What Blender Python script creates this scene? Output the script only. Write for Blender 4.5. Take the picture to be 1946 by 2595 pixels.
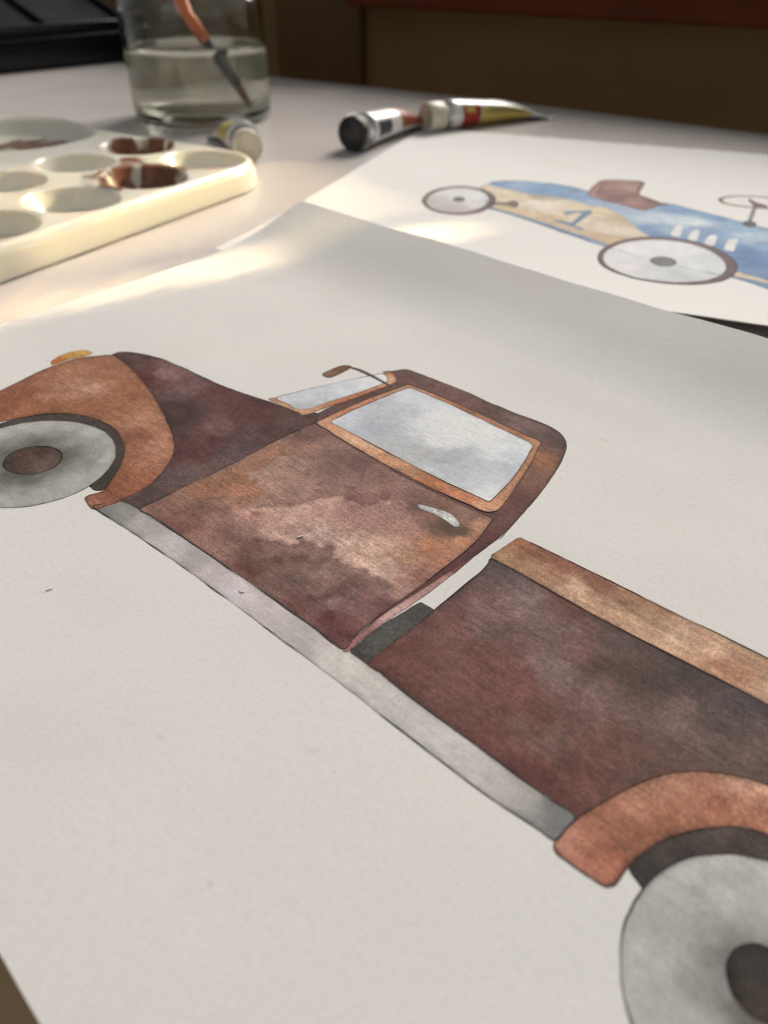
import bpy, bmesh, math, random
import numpy as np
from mathutils import Vector, Matrix
from mathutils.geometry import delaunay_2d_cdt

R = math.radians
MM = 0.001
scene = bpy.context.scene
for o in list(bpy.data.objects):
    bpy.data.objects.remove(o)

# ------------------------------------------------------------------ camera
H_CAM = 95.0                                    # millimetres above the table
cam_data = bpy.data.cameras.new('camera')
cam_data.sensor_fit = 'VERTICAL'
cam_data.sensor_height = 36.0
cam_data.sensor_width = 27.0
cam_data.lens = 25.94
cam_data.clip_start = 0.005
cam_data.clip_end = 20.0
cam_data.dof.use_dof = True
cam_data.dof.focus_distance = 0.15
cam_data.dof.aperture_fstop = 16.5
cam = bpy.data.objects.new('camera', cam_data)
scene.collection.objects.link(cam)
cam.location = (0, 0, H_CAM * MM)
cam.rotation_euler = (R(90 - 38), 0, 0)
scene.camera = cam

# ------------------------------------------------------------------ world: the dim room
world = bpy.data.worlds.new('World')
scene.world = world
world.use_nodes = True
bg = world.node_tree.nodes['Background']
bg.inputs['Color'].default_value = (0.95, 0.99, 0.99, 1)
bg.inputs['Strength'].default_value = 0.19

# ------------------------------------------------------------------ lamps
def aim(o, target):
    d = Vector(target) - o.location
    o.rotation_euler = d.to_track_quat('-Z', 'Y').to_euler()

def area(name, loc, target, sx, sy, power, colour, spread=180):
    l = bpy.data.lights.new(name, 'AREA')
    l.shape = 'RECTANGLE'
    l.size, l.size_y = sx, sy
    l.energy = power
    l.color = colour
    l.spread = R(spread)
    o = bpy.data.objects.new(name, l)
    scene.collection.objects.link(o)
    o.location = loc
    aim(o, target)
    return o

# the window behind the sill, to the right
area('window_light', (1.05, 2.45, 1.75), (0.0, 0.25, 0.0), 1.5, 1.4, 112.0, (1.0, 0.925, 0.855))
# added soft cool fill to lift the near paper, from behind the left shoulder
area('cool_fill', (-0.55, -0.75, 0.75), (0.0, 0.1, 0.0), 0.7, 0.7, 0.55, (0.88, 1.0, 0.99))
# low evening sun slipping past the curtain, about 20 degrees high
SUN_EL = R(20)
SUN_DIR = Vector((-0.88 * math.cos(SUN_EL), -0.47 * math.cos(SUN_EL), -math.sin(SUN_EL))).normalized()
def sunbeam(name, target, width, height, power, spread):
    t = Vector(target)
    area(name, t - SUN_DIR * 0.9, target, width, height, power, (1.0, 0.79, 0.43), spread)
sunbeam('sun_gap_wide', (-0.131, 0.320, 0.0), 0.112, 0.090, 0.043, 1.2)
sunbeam('sun_gap_narrow', (-0.078, 0.250, 0.0), 0.019, 0.082, 0.0195, 1.8)
sunbeam('sun_gap_sliver', (-0.113, 0.253, 0.0), 0.005, 0.070, 0.0024, 1.2)

# ------------------------------------------------------------------ exposure and renderer
scene.view_settings.view_transform = 'Standard'
scene.view_settings.look = 'None'
scene.view_settings.exposure = 0.0
scene.view_settings.gamma = 1.0
scene.view_settings.use_curve_mapping = False
cy = scene.cycles
cy.use_denoising = True
cy.max_bounces = 14
cy.diffuse_bounces = 4
cy.glossy_bounces = 6
cy.transmission_bounces = 14
cy.transparent_max_bounces = 14
cy.caustics_reflective = False
cy.caustics_refractive = True
cy.blur_glossy = 0.6
cy.sample_clamp_indirect = 6.0
cy.filter_width = 1.0

# ================================================================== helpers
COL = scene.collection
rng = random.Random(7)

def link(o, parent=None):
    COL.objects.link(o)
    if parent is not None:
        o.parent = parent
    return o

def mesh_obj(name, verts, faces, mat, parent=None, smooth=True):
    me = bpy.data.meshes.new(name)
    me.from_pydata([tuple(map(float, v)) for v in verts], [], [tuple(int(i) for i in f) for f in faces])
    me.validate()
    if smooth:
        me.polygons.foreach_set('use_smooth', [True] * len(me.polygons))
    me.materials.append(mat)
    return link(bpy.data.objects.new(name, me), parent)

def tag(o, label=None, cat=None, group=None, kind=None):
    if label: o['label'] = label
    if cat: o['category'] = cat
    if group: o['group'] = group
    if kind: o['kind'] = kind
    return o

def empty(name, loc, rz=0.0):
    o = bpy.data.objects.new(name, None)
    o.empty_display_size = 0.02
    o.location = loc
    o.rotation_euler = (0, 0, rz)
    return link(o)

def bm_obj(name, bm, mat, parent=None, smooth=False):
    me = bpy.data.meshes.new(name)
    bm.normal_update()
    bm.to_mesh(me)
    bm.free()
    if smooth:
        me.polygons.foreach_set('use_smooth', [True] * len(me.polygons))
    me.materials.append(mat)
    return link(bpy.data.objects.new(name, me), parent)

def box_bm(x0, x1, y0, y1, z0, z1, bevel=0.0, seg=2):
    bm = bmesh.new()
    bmesh.ops.create_cube(bm, size=1.0)
    for v in bm.verts:
        v.co = Vector((x0 + (v.co.x + .5) * (x1 - x0), y0 + (v.co.y + .5) * (y1 - y0), z0 + (v.co.z + .5) * (z1 - z0)))
    if bevel:
        bmesh.ops.bevel(bm, geom=bm.edges[:], offset=bevel, segments=seg, affect='EDGES', profile=0.6)
    return bm

def lathe(name, prof, mat, parent=None, seg=72, closed=False):
    vs, fs = [], []
    m = len(prof)
    for i in range(seg):
        a = 2 * math.pi * i / seg
        for r, z in prof:
            vs.append((r * math.cos(a), r * math.sin(a), z))
    for i in range(seg):
        j = (i + 1) % seg
        for k in range(m if closed else m - 1):
            k2 = (k + 1) % m
            fs.append((i * m + k, j * m + k, j * m + k2, i * m + k2))
    o = mesh_obj(name, vs, fs, mat, parent)
    bm = bmesh.new(); bm.from_mesh(o.data)
    bmesh.ops.remove_doubles(bm, verts=bm.verts, dist=1e-7)
    bmesh.ops.recalc_face_normals(bm, faces=bm.faces)
    bm.to_mesh(o.data); bm.free()
    o.data.polygons.foreach_set('use_smooth', [True] * len(o.data.polygons))
    return o

# ---- numpy noise
def vnoise(x, y, seed=0):
    xi = np.floor(x).astype(np.int64); yi = np.floor(y).astype(np.int64)
    xf = x - xi; yf = y - yi
    u = xf * xf * xf * (xf * (xf * 6 - 15) + 10); v = yf * yf * yf * (yf * (yf * 6 - 15) + 10)
    def hh(a, b):
        n = (a * 374761393 + b * 668265263 + seed * 1442695041) & 0x7fffffff
        n = ((n ^ (n >> 13)) * 1274126177) & 0x7fffffff
        n = n ^ (n >> 16)
        return (n & 0xffff) / 32767.5 - 1.0
    a = hh(xi, yi); b = hh(xi + 1, yi); c = hh(xi, yi + 1); d = hh(xi + 1, yi + 1)
    return (a * (1 - u) + b * u) * (1 - v) + (c * (1 - u) + d * u) * v

def fbm(p, scale, seed=0, octs=4, gain=0.5):
    x = p[:, 0] / scale; y = p[:, 1] / scale
    s = np.zeros(len(p)); a = 1.0; t = 0.0
    for k in range(octs):
        s += a * vnoise(x + 17.3 * k, y - 9.1 * k, seed + k * 31)
        t += a; a *= gain; x = x * 2.03; y = y * 2.03
    return s / t * 1.6

def smooth_closed(pts, step):
    P = np.array(pts, float); n = len(P); out = []
    for i in range(n):
        p0, p1, p2, p3 = P[i - 1], P[i], P[(i + 1) % n], P[(i + 2) % n]
        L = np.hypot(*(p2 - p1)); m = max(1, int(round(L / step)))
        # centripetal-like: tame the tangents on uneven spacing
        t1 = (p2 - p0); t2 = (p3 - p1)
        l1 = np.hypot(*t1) + 1e-9; l2 = np.hypot(*t2) + 1e-9
        t1 = t1 / l1 * min(l1 * .5, L); t2 = t2 / l2 * min(l2 * .5, L)
        for k in range(m):
            t = k / m
            out.append((2 * t**3 - 3 * t**2 + 1) * p1 + (t**3 - 2 * t**2 + t) * t1 + (-2 * t**3 + 3 * t**2) * p2 + (t**3 - t**2) * t2)
    return np.array(out)

def poly_sd(P, poly):
    """signed distance to a polygon, positive inside"""
    A = np.array(poly, float); B = np.roll(A, -1, 0)
    d = np.full(len(P), 1e9); ins = np.zeros(len(P), bool)
    for a, b in zip(A, B):
        ab = b - a; L = ab @ ab
        if L < 1e-12: continue
        w = P - a
        t = np.clip((w @ ab) / L, 0, 1)
        q = w - t[:, None] * ab
        np.minimum(d, (q * q).sum(1), out=d)
        c = (a[1] > P[:, 1]) != (b[1] > P[:, 1])
        if ab[1] != 0:
            ins ^= c & (P[:, 0] < ab[0] * (P[:, 1] - a[1]) / ab[1] + a[0])
    return np.where(ins, 1, -1) * np.sqrt(d)

def srgb2lin(c):
    c = np.asarray(c, float) / 255.0
    return np.where(c <= 0.04045, c / 12.92, ((c + 0.055) / 1.055) ** 2.4)

# ================================================================== materials
def new_mat(name):
    m = bpy.data.materials.new(name)
    m.use_nodes = True
    nt = m.node_tree
    return m, nt, nt.nodes['Principled BSDF']

def add(nt, kind, **kw):
    n = nt.nodes.new(kind)
    for k, v in kw.items():
        if hasattr(n, k): setattr(n, k, v)
    return n

def noise(nt, coord, scale, detail=3, rough=0.55):
    n = nt.nodes.new('ShaderNodeTexNoise')
    n.inputs['Scale'].default_value = scale
    n.inputs['Detail'].default_value = detail
    n.inputs['Roughness'].default_value = rough
    nt.links.new(coord, n.inputs['Vector'])
    return n

def maprange(nt, src, a, b, c, d):
    n = nt.nodes.new('ShaderNodeMapRange')
    n.inputs[1].default_value = a; n.inputs[2].default_value = b
    n.inputs[3].default_value = c; n.inputs[4].default_value = d
    nt.links.new(src, n.inputs[0])
    return n.outputs[0]

def mixc(nt, mode, fac, a, b):
    n = nt.nodes.new('ShaderNodeMix')
    n.data_type = 'RGBA'; n.blend_type = mode
    for sock, v in ((n.inputs['Factor'], fac), (n.inputs['A'], a), (n.inputs['B'], b)):
        if hasattr(v, 'is_linked') or hasattr(v, 'links'):
            nt.links.new(v, sock)
        elif isinstance(v, (int, float)):
            sock.default_value = v
        else:
            sock.default_value = (*v, 1) if len(v) == 3 else v
    return n.outputs['Result']

def grain_bump(nt, bsdf, coord, s1=1500, s2=420, dist=0.000045, strength=0.5):
    n1 = noise(nt, coord, s1, 3, 0.6); n2 = noise(nt, coord, s2, 2, 0.5)
    ad = nt.nodes.new('ShaderNodeMath'); ad.operation = 'ADD'
    nt.links.new(n1.outputs['Fac'], ad.inputs[0]); nt.links.new(n2.outputs['Fac'], ad.inputs[1])
    b = nt.nodes.new('ShaderNodeBump')
    b.inputs['Strength'].default_value = strength
    b.inputs['Distance'].default_value = dist
    nt.links.new(ad.outputs[0], b.inputs['Height'])
    nt.links.new(b.outputs['Normal'], bsdf.inputs['Normal'])
    return n1, n2

def paper_mat(name, base):
    m, nt, b = new_mat(name)
    tc = add(nt, 'ShaderNodeTexCoord').outputs['Object']
    n1, n2 = grain_bump(nt, b, tc)
    v = maprange(nt, n1.outputs['Fac'], .3, .7, 0.95, 1.04)
    c = mixc(nt, 'MULTIPLY', 1.0, base, v)
    # faint old pigment smudges of its own shape: a breath of rose and of green
    s1 = noise(nt, tc, 26, 2, .5); s2 = noise(nt, tc, 19, 3, .5)
    c = mixc(nt, 'MULTIPLY', maprange(nt, s1.outputs['Fac'], .56, .72, 0, .55), c, (1.0, .955, .945))
    c = mixc(nt, 'MULTIPLY', maprange(nt, s2.outputs['Fac'], .58, .72, 0, .35), c, (.975, .99, .985))
    # tiny specks
    vo = nt.nodes.new('ShaderNodeTexNoise'); vo.inputs['Scale'].default_value = 520; vo.inputs['Detail'].default_value = 0
    nt.links.new(tc, vo.inputs['Vector'])
    c = mixc(nt, 'MULTIPLY', maprange(nt, vo.outputs['Fac'],   .83, .86, 0, .2), c, (.62, .6, .58))
    nt.links.new(c, b.inputs['Base Color'])
    b.inputs['Roughness'].default_value = 0.9
    b.inputs['Specular IOR Level'].default_value = 0.25
    return m

def watercolour_mat(name, amount=0.16):
    m, nt, b = new_mat(name)
    tc = add(nt, 'ShaderNodeTexCoord').outputs['Object']
    at = nt.nodes.new('ShaderNodeAttribute'); at.attribute_name = 'pigment'
    n1, n2 = grain_bump(nt, b, tc)
    # granulation: pigment settled in the tooth of the paper
    f = noise(nt, tc, 2600, 2, .6)
    c = mixc(nt, 'MULTIPLY', 1.0, at.outputs['Color'], maprange(nt, f.outputs['Fac'], .3, .7, 1 - amount * 1.5, 1 + amount * 1.3))
    v = maprange(nt, n1.outputs['Fac'], .3, .7, 1 - amount, 1 + amount * .9)
    c = mixc(nt, 'MULTIPLY', 1.0, c, v)
    # dry-brush streaks along the long side of the sheet
    mp = nt.nodes.new('ShaderNodeMapping'); mp.inputs['Scale'].default_value = (170, 1500, 900); mp.inputs['Rotation'].default_value = (0, 0, R(-28))
    nt.links.new(tc, mp.inputs['Vector'])
    s = noise(nt, mp.outputs['Vector'], 1.0, 4, .65)
    c = mixc(nt, 'MULTIPLY', 1.0, c, maprange(nt, s.outputs['Fac'], .3, .7, 1 - amount * 1.15, 1 + amount * 1.05))
    nt.links.new(c, b.inputs['Base Color'])
    b.inputs['Roughness'].default_value = 0.8
    b.inputs['Specular IOR Level'].default_value = 0.3
    return m

def plain(name, col, rough=0.5, metal=0.0, var=0.08, scale=60, spec=0.5, coat=0.0):
    m, nt, b = new_mat(name)
    tc = add(nt, 'ShaderNodeTexCoord').outputs['Object']
    n = noise(nt, tc, scale, 4, .6)
    c = mixc(nt, 'MULTIPLY', 1.0, col, maprange(nt, n.outputs['Fac'], .3, .7, 1 - var, 1 + var))
    nt.links.new(c, b.inputs['Base Color'])
    r = maprange(nt, n.outputs['Fac'], .3, .7, rough * .85, min(1, rough * 1.15))
    nt.links.new(r, b.inputs['Roughness'])
    b.inputs['Metallic'].default_value = metal
    b.inputs['Specular IOR Level'].default_value = spec
    b.inputs['Coat Weight'].default_value = coat
    return m

def wood(name, c1, c2, rough=0.45, scale=(3, 60, 60), coat=0.2):
    m, nt, b = new_mat(name)
    tc = add(nt, 'ShaderNodeTexCoord').outputs['Object']
    mp = nt.nodes.new('ShaderNodeMapping'); mp.inputs['Scale'].default_value = scale
    nt.links.new(tc, mp.inputs['Vector'])
    n = noise(nt, mp.outputs['Vector'], 1.0, 6, .65)
    c = mixc(nt, 'MIX', maprange(nt, n.outputs['Fac'], .35, .65, 0, 1), c1, c2)
    nt.links.new(c, b.inputs['Base Color'])
    b.inputs['Roughness'].default_value = rough
    b.inputs['Specular IOR Level'].default_value = .12
    b.inputs['Coat Weight'].default_value = coat
    return m

M = {}
M['paper'] = paper_mat('watercolour paper', (.81, .795, .768))
M['paper2'] = paper_mat('watercolour paper bright', (.83, .82, .80))
M['wash'] = watercolour_mat('watercolour wash', .20)
M['wash_soft'] = watercolour_mat('watercolour wash pale', .05)
M['wash_pale'] = watercolour_mat('watercolour wash faint', .075)
M['pencil'] = watercolour_mat('pencil line', .3)
M['table'] = plain('white laminate', (.64, .59, .58), .22, 0, .02, 30, .45)
def table_mat():
    m, nt, b = new_mat('white laminate')
    tc = add(nt, 'ShaderNodeTexCoord').outputs['Object']
    n = noise(nt, tc, 14, 5, .65)
    c = mixc(nt, 'MULTIPLY', 1.0, (.66, .615, .595), maprange(nt, n.outputs['Fac'], .3, .7, .97, 1.02))
    nt.links.new(c, b.inputs['Base Color'])
    nt.links.new(maprange(nt, n.outputs['Fac'], .3, .7, .20, .26), b.inputs['Roughness'])
    b.inputs['Specular IOR Level'].default_value = .45
    return m
M['table'] = table_mat()
M['table_edge'] = plain('table edge band', (.3, .25, .2), .5, 0, .1, 40)
M['floor'] = wood('brown floor boards', (.66, .46, .27), (.74, .53, .32), .6, (2, 14, 14), 0)
M['panel'] = wood('dark brown panel', (.155, .103, .048), (.20, .135, .064), .8, (2, 9, 9), 0)
M['post'] = wood('dark post wood', (.085, .052, .024), (.11, .066, .03), .8, (6, 6, 2), 0)
M['sill'] = wood('red varnished wood', (.080, .018, .007), (.11, .026, .010), .6, (3, 30, 30), 0)
M['black'] = plain('black enamel', (.003, .0035, .007), .28, 0, .1, 40, .35, .1)
M['black_in'] = plain('dark grey enamel', (.008, .008, .010), .45, 0, .15, 40, .2, 0)
M['blackcap'] = plain('black plastic', (.008, .008, .008), .4, 0, .1, 60)
M['tin'] = plain('bare aluminium', (.72, .72, .74), .25, 1.0, .06, 90)
M['grey_ridge'] = plain('grey plastic', (.33, .34, .34), .4, 0, .1, 80)
M['tube_white'] = plain('white enamelled tube', (.74, .73, .71), .28, .15, .05, 60)
M['tube_red'] = plain('red label', (.34, .022, .016), .4, 0, .08, 70)
M['tube_yellow'] = plain('yellow label', (.56, .43, .10), .4, 0, .08, 70)
M['tube_brown'] = plain('reddish brown label', (.27, .07, .035), .4, 0, .1, 70)
M['ink'] = plain('dark print', (.03, .035, .045), .5, 0, .1, 70)
M['capwhite'] = plain('cream plastic cap', (.66, .60, .48), .35, 0, .04, 60)
M['bristle'] = wood('bristles', (.23, .09, .02), (.33, .14, .04), .6, (400, 400, 10), 0)
M['ferrule'] = plain('blackened ferrule', (.008, .011, .008), .6, 0, .1, 60, .15)
M['orange'] = plain('orange lacquer', (.86, .19, .015), .28, 0, .06, 60, .5, .4)

def glass(name, col, ior, rough=0.0):
    m = bpy.data.materials.new(name); m.use_nodes = True
    nt = m.node_tree; nt.nodes.clear()
    out = nt.nodes.new('ShaderNodeOutputMaterial')
    g = nt.nodes.new('ShaderNodeBsdfGlass')
    tc = add(nt, 'ShaderNodeTexCoord').outputs['Object']
    n = noise(nt, tc, 30, 2, .5)
    c = mixc(nt, 'MULTIPLY', 1.0, col, maprange(nt, n.outputs['Fac'], .3, .7, .97, 1.0))
    nt.links.new(c, g.inputs['Color'])
    g.inputs['IOR'].default_value = ior
    g.inputs['Roughness'].default_value = rough
    nt.links.new(g.outputs['BSDF'], out.inputs['Surface'])
    return m
def cloudy(name, col, cloud, amount):
    m = glass(name, col, 1.333); nt = m.node_tree
    out = [n for n in nt.nodes if n.type == 'OUTPUT_MATERIAL'][0]
    g = [n for n in nt.nodes if n.type == 'BSDF_GLASS'][0]
    t = nt.nodes.new('ShaderNodeBsdfTranslucent'); t.inputs['Color'].default_value = (*cloud, 1)
    mx = nt.nodes.new('ShaderNodeMixShader'); mx.inputs[0].default_value = amount
    nt.links.new(g.outputs[0], mx.inputs[1]); nt.links.new(t.outputs[0], mx.inputs[2])
    nt.links.new(mx.outputs[0], out.inputs['Surface'])
    return m
M['glass'] = glass('jar glass', (.995, 1.0, .99), 1.46)
M['water'] = cloudy('cloudy rinsing water', (.985, .985, .95), (.80, .80, .64), .13)

def palette_mat():
    m, nt, b = new_mat('white translucent plastic')
    tc = add(nt, 'ShaderNodeTexCoord').outputs['Object']
    n = noise(nt, tc, 35, 3, .5)
    c = mixc(nt, 'MULTIPLY', 1.0, (.84, .81, .72), maprange(nt, n.outputs['Fac'], .3, .7, .97, 1.02))
    nt.links.new(c, b.inputs['Base Color'])
    b.inputs['Roughness'].default_value = .16
    b.inputs['Subsurface Weight'].default_value = .6
    b.inputs['Subsurface Radius'].default_value = (1.0, .8, .45)
    b.inputs['Subsurface Scale'].default_value = .007
    return m
M['palette'] = palette_mat()

def stain_mat():
    m, nt, b = new_mat('dried brown paint')
    tc = add(nt, 'ShaderNodeTexCoord').outputs['Object']
    n = noise(nt, tc, 160, 5, .7); n2 = noise(nt, tc, 90, 4, .65)
    c = mixc(nt, 'MIX', maprange(nt, n.outputs['Fac'], .35, .65, 0, 1), (.13, .055, .030), (.27, .105, .05))
    at = nt.nodes.new('ShaderNodeAttribute'); at.attribute_name = 'amount'
    ad = nt.nodes.new('ShaderNodeMath'); ad.operation = 'ADD'
    nt.links.new(at.outputs['Fac'], ad.inputs[0])
    nt.links.new(maprange(nt, n2.outputs['Fac'], .3, .7, -.2, .35), ad.inputs[1])
    c = mixc(nt, 'MIX', maprange(nt, ad.outputs[0], .05, .5, 0, 1), (.80, .77, .68), c)
    nt.links.new(c, b.inputs['Base Color'])
    b.inputs['Roughness'].default_value = .3
    return m
M['stain'] = stain_mat()

# ================================================================== table, floor, sill
def prism(name, poly, z0, z1, mat, parent=None, origin=(0, 0)):
    n = len(poly)
    vs = [((x - origin[0]) * MM, (y - origin[1]) * MM, z0 * MM) for x, y in poly] + [((x - origin[0]) * MM, (y - origin[1]) * MM, z1 * MM) for x, y in poly]
    fs = [tuple(range(n))[::-1], tuple(range(n, 2 * n))] + [(i, (i + 1) % n, n + (i + 1) % n, n + i) for i in range(n)]
    return mesh_obj(name, vs, fs, mat, parent, smooth=False)

A1, A2 = R(-43.9), R(-20.6)
def en2w(e, n, ang):
    return (e * math.cos(ang) - n * math.sin(ang), e * math.sin(ang) + n * math.cos(ang))

far_dir = Vector((328, -233)).normalized()
near_a, near_b = en2w(-560, 7, A1), en2w(420, 7, A1)
tpoly = [near_a, near_b, (560, 262), (233, 494), (92, 606), (-95, 727), (-300, 900), (-520, 1130), (-900, 1010), (-900, 560)]
table = empty('table', (0.0, 0.4, -0.022))
def shift_child(o, e):
    o.location = -Vector(e.location)
    return o
top = shift_child(prism('table_top', tpoly, -22, 0, M['table'], table), table)
bv = top.modifiers.new('edge', 'BEVEL'); bv.width = 0.002; bv.segments = 3; bv.limit_method = 'ANGLE'
tag(table, 'glossy white table top under the paintings, palette and jar', 'table')

fl = mesh_obj('floor', [(-3, -2, -.72), (3, -2, -.72), (3, 3, -.72), (-3, 3, -.72)], [(0, 1, 2, 3)], M['floor'], None, False)
tag(fl, kind='structure')

# the window wall behind the table: panel, post and the red sill above
fn = Vector((0.579, 0.815)) # outward normal of the far table edge
b0 = Vector((-95, 727)) + fn * 78
def along(t, off=0.0):
    p = b0 + far_dir * t + fn * off
    return (p.x, p.y)
panel = prism('wall_panel', [along(-900), along(1100), along(1100, 14), along(-900, 14)], -720, 120, M['panel'])
tag(panel, kind='structure')
post = prism('wooden_post', [along(-55, -9), along(42, -9), along(42, -.5), along(-55, -.5)], -720, 140, M['post'])
tag(post, 'very dark wooden post against the brown panel, right of the jar', 'post')
sill = empty('window_sill', (along(420)[0] * MM, along(420)[1] * MM, .049))
sb = shift_child(prism('sill_board', [along(46, -34), along(1000, -34), along(1000, -.6), along(46, -.6)], 49, 78, M['sill'], sill), sill)
bv = sb.modifiers.new('edge', 'BEVEL'); bv.width = 0.003; bv.segments = 3; bv.limit_method = 'ANGLE'
tag(sill, 'red-brown varnished wooden sill board above the dark panel', 'sill')

# ================================================================== sheets of paper
class Sheet:
    def __init__(self, name, ang, rect, zf, near=None, far=None, left=None):
        self.ang, self.rect, self.zf = ang, rect, zf
        e0, e1, n0, n1 = rect
        self.c = ((e0 + e1) / 2, (n0 + n1) / 2)
        w = en2w(*self.c, ang)
        self.root = empty(name, (w[0] * MM, w[1] * MM, 0), ang)
        self.near, self.far, self.left = near, far, left
    def pos(self, E, N, dz=0.0):
        E = np.asarray(E, float); N = np.asarray(N, float)
        return np.stack([(E - self.c[0]) * MM, (N - self.c[1]) * MM, (self.zf(E, N) + THICK + dz) * MM], -1)
    def build_paper(self, mat, ne=170, nn=130):
        e0, e1, n0, n1 = self.rect
        u = np.linspace(0, 1, ne); v = np.linspace(0, 1, nn)
        U, V = np.meshgrid(u, v)
        E = e0 + U * (e1 - e0)
        lo = self.near(E) if self.near else n0
        hi = self.far(E) if self.far else n1
        N = lo + V * (hi - lo)
        if self.left:
            E = E + (1 - U) ** 8 * self.left(N)
        top = self.pos(E.ravel(), N.ravel()); bot = self.pos(E.ravel(), N.ravel(), -THICK + .02)
        vs = np.r_[top, bot]; k = ne * nn; fs = []
        for j in range(nn - 1):
            for i in range(ne - 1):
                a = j * ne + i
                fs.append((a, a + 1, a + ne + 1, a + ne)); fs.append((k + a, k + a + ne, k + a + ne + 1, k + a + 1))
        ring = [i for i in range(ne)] + [j * ne + ne - 1 for j in range(1, nn)] + [(nn - 1) * ne + i for i in range(ne - 2, -1, -1)] + [j * ne for j in range(nn - 2, 0, -1)]
        for a, b in zip(ring, ring[1:] + ring[:1]):
            fs.append((b, a, k + a, k + b))
        o = mesh_obj('paper', vs, fs, mat, self.root)
        o.data.polygons.foreach_set('use_smooth', [True] * len(fs))
        sharp = o.data.attributes.new('sharp_edge', 'BOOLEAN', 'EDGE')
        rs = set(ring) 
        flags = []
        for ed in o.data.edges:
            a, b = ed.vertices
            flags.append((a in rs and b in rs) or (a - k in rs and b - k in rs))
        sharp.data.foreach_set('value', flags)
        return o

THICK = 0.35
H = 95.0
TN = np.array([0.6, .756, 1.033, 1.35, 1.55, 1.706, 1.828, 1.917, 2.05, 2.2]) * H
TZ = np.array([0, 0.0, .011, .018, .023, .037, .064, .093, .134, .18]) * H
def z_truck(e, n):
    s = 0
    for k in np.linspace(-5, 5, 9):
        s = s + np.interp(n + k, TN, TZ) / 9
    p = np.stack([np.ravel(e), np.ravel(n)], 1)
    return s + (.5 * (1 + .8 * fbm(p, 40.0, 401, 2, .35))).reshape(np.shape(n))
def n_near(e):
    return np.interp(e, [-1.63 * H, 0, .6 * H], [2.50 * H, 2.40 * H, 2.385 * H])
def z_car(e, n):
    L = np.interp(e, [-1.63 * H, -.6 * H, .1 * H], [2.6, 4.6, 6.0])
    t = np.clip(1 - (n - n_near(e)) / (.85 * H), 0, 1)
    return L * t ** 2

def wob(a, s, amp, seed):
    p = np.stack([np.ravel(a), np.zeros(np.size(a))], 1)
    return (fbm(p, s, seed, 4) * amp).reshape(np.shape(a))

truck_sheet = Sheet('watercolour_painting', A1, (-232.5, 66.0, -5.0, 194.7), z_truck,
                    near=lambda e: -5.0 + wob(e, 14, .15, 3), far=lambda e: 194.7 + wob(e, 11, .18, 5))
truck_sheet.build_paper(M['paper'])
tag(truck_sheet.root, 'large watercolour sheet of a rusty brown pickup truck, its far edge curling up', 'painting')
racer_sheet = Sheet('watercolour_painting', A2, (-157.0, 215.0, 228.0, 486.0), z_car,
                    near=lambda e: n_near(e) + wob(e, 9, .15, 11), far=lambda e: 486.0 + wob(e, 7, 1.1, 13) + wob(e, 40, 1.2, 15),
                    left=lambda n: wob(n, 12, .25, 19))
racer_sheet.build_paper(M['paper2'])
tag(racer_sheet.root, 'watercolour sheet of a blue and cream toy race car numbered 1', 'painting')

REF_T = srgb2lin((208, 205, 201)); REF_R = srgb2lin((232, 229, 225))

def pigment_at(P, spots, seed, power=3.4, warp=2.2, scale=7.0, soft=3.0, fine=.8):
    S = np.array(spots, float)
    Q = P + warp * np.stack([fbm(P, scale, seed + 1), fbm(P, scale, seed + 2)], 1) + .8 * np.stack([fbm(P, 2.0, seed + 3), fbm(P, 1.8, seed + 4)], 1)
    d2 = ((Q[:, None, :] - S[None, :, :2]) ** 2).sum(-1) + soft
    w = d2 ** (-power / 2)
    return (w[:, :, None] * S[None, :, 2:]).sum(1) / w.sum(1)[:, None]

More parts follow.
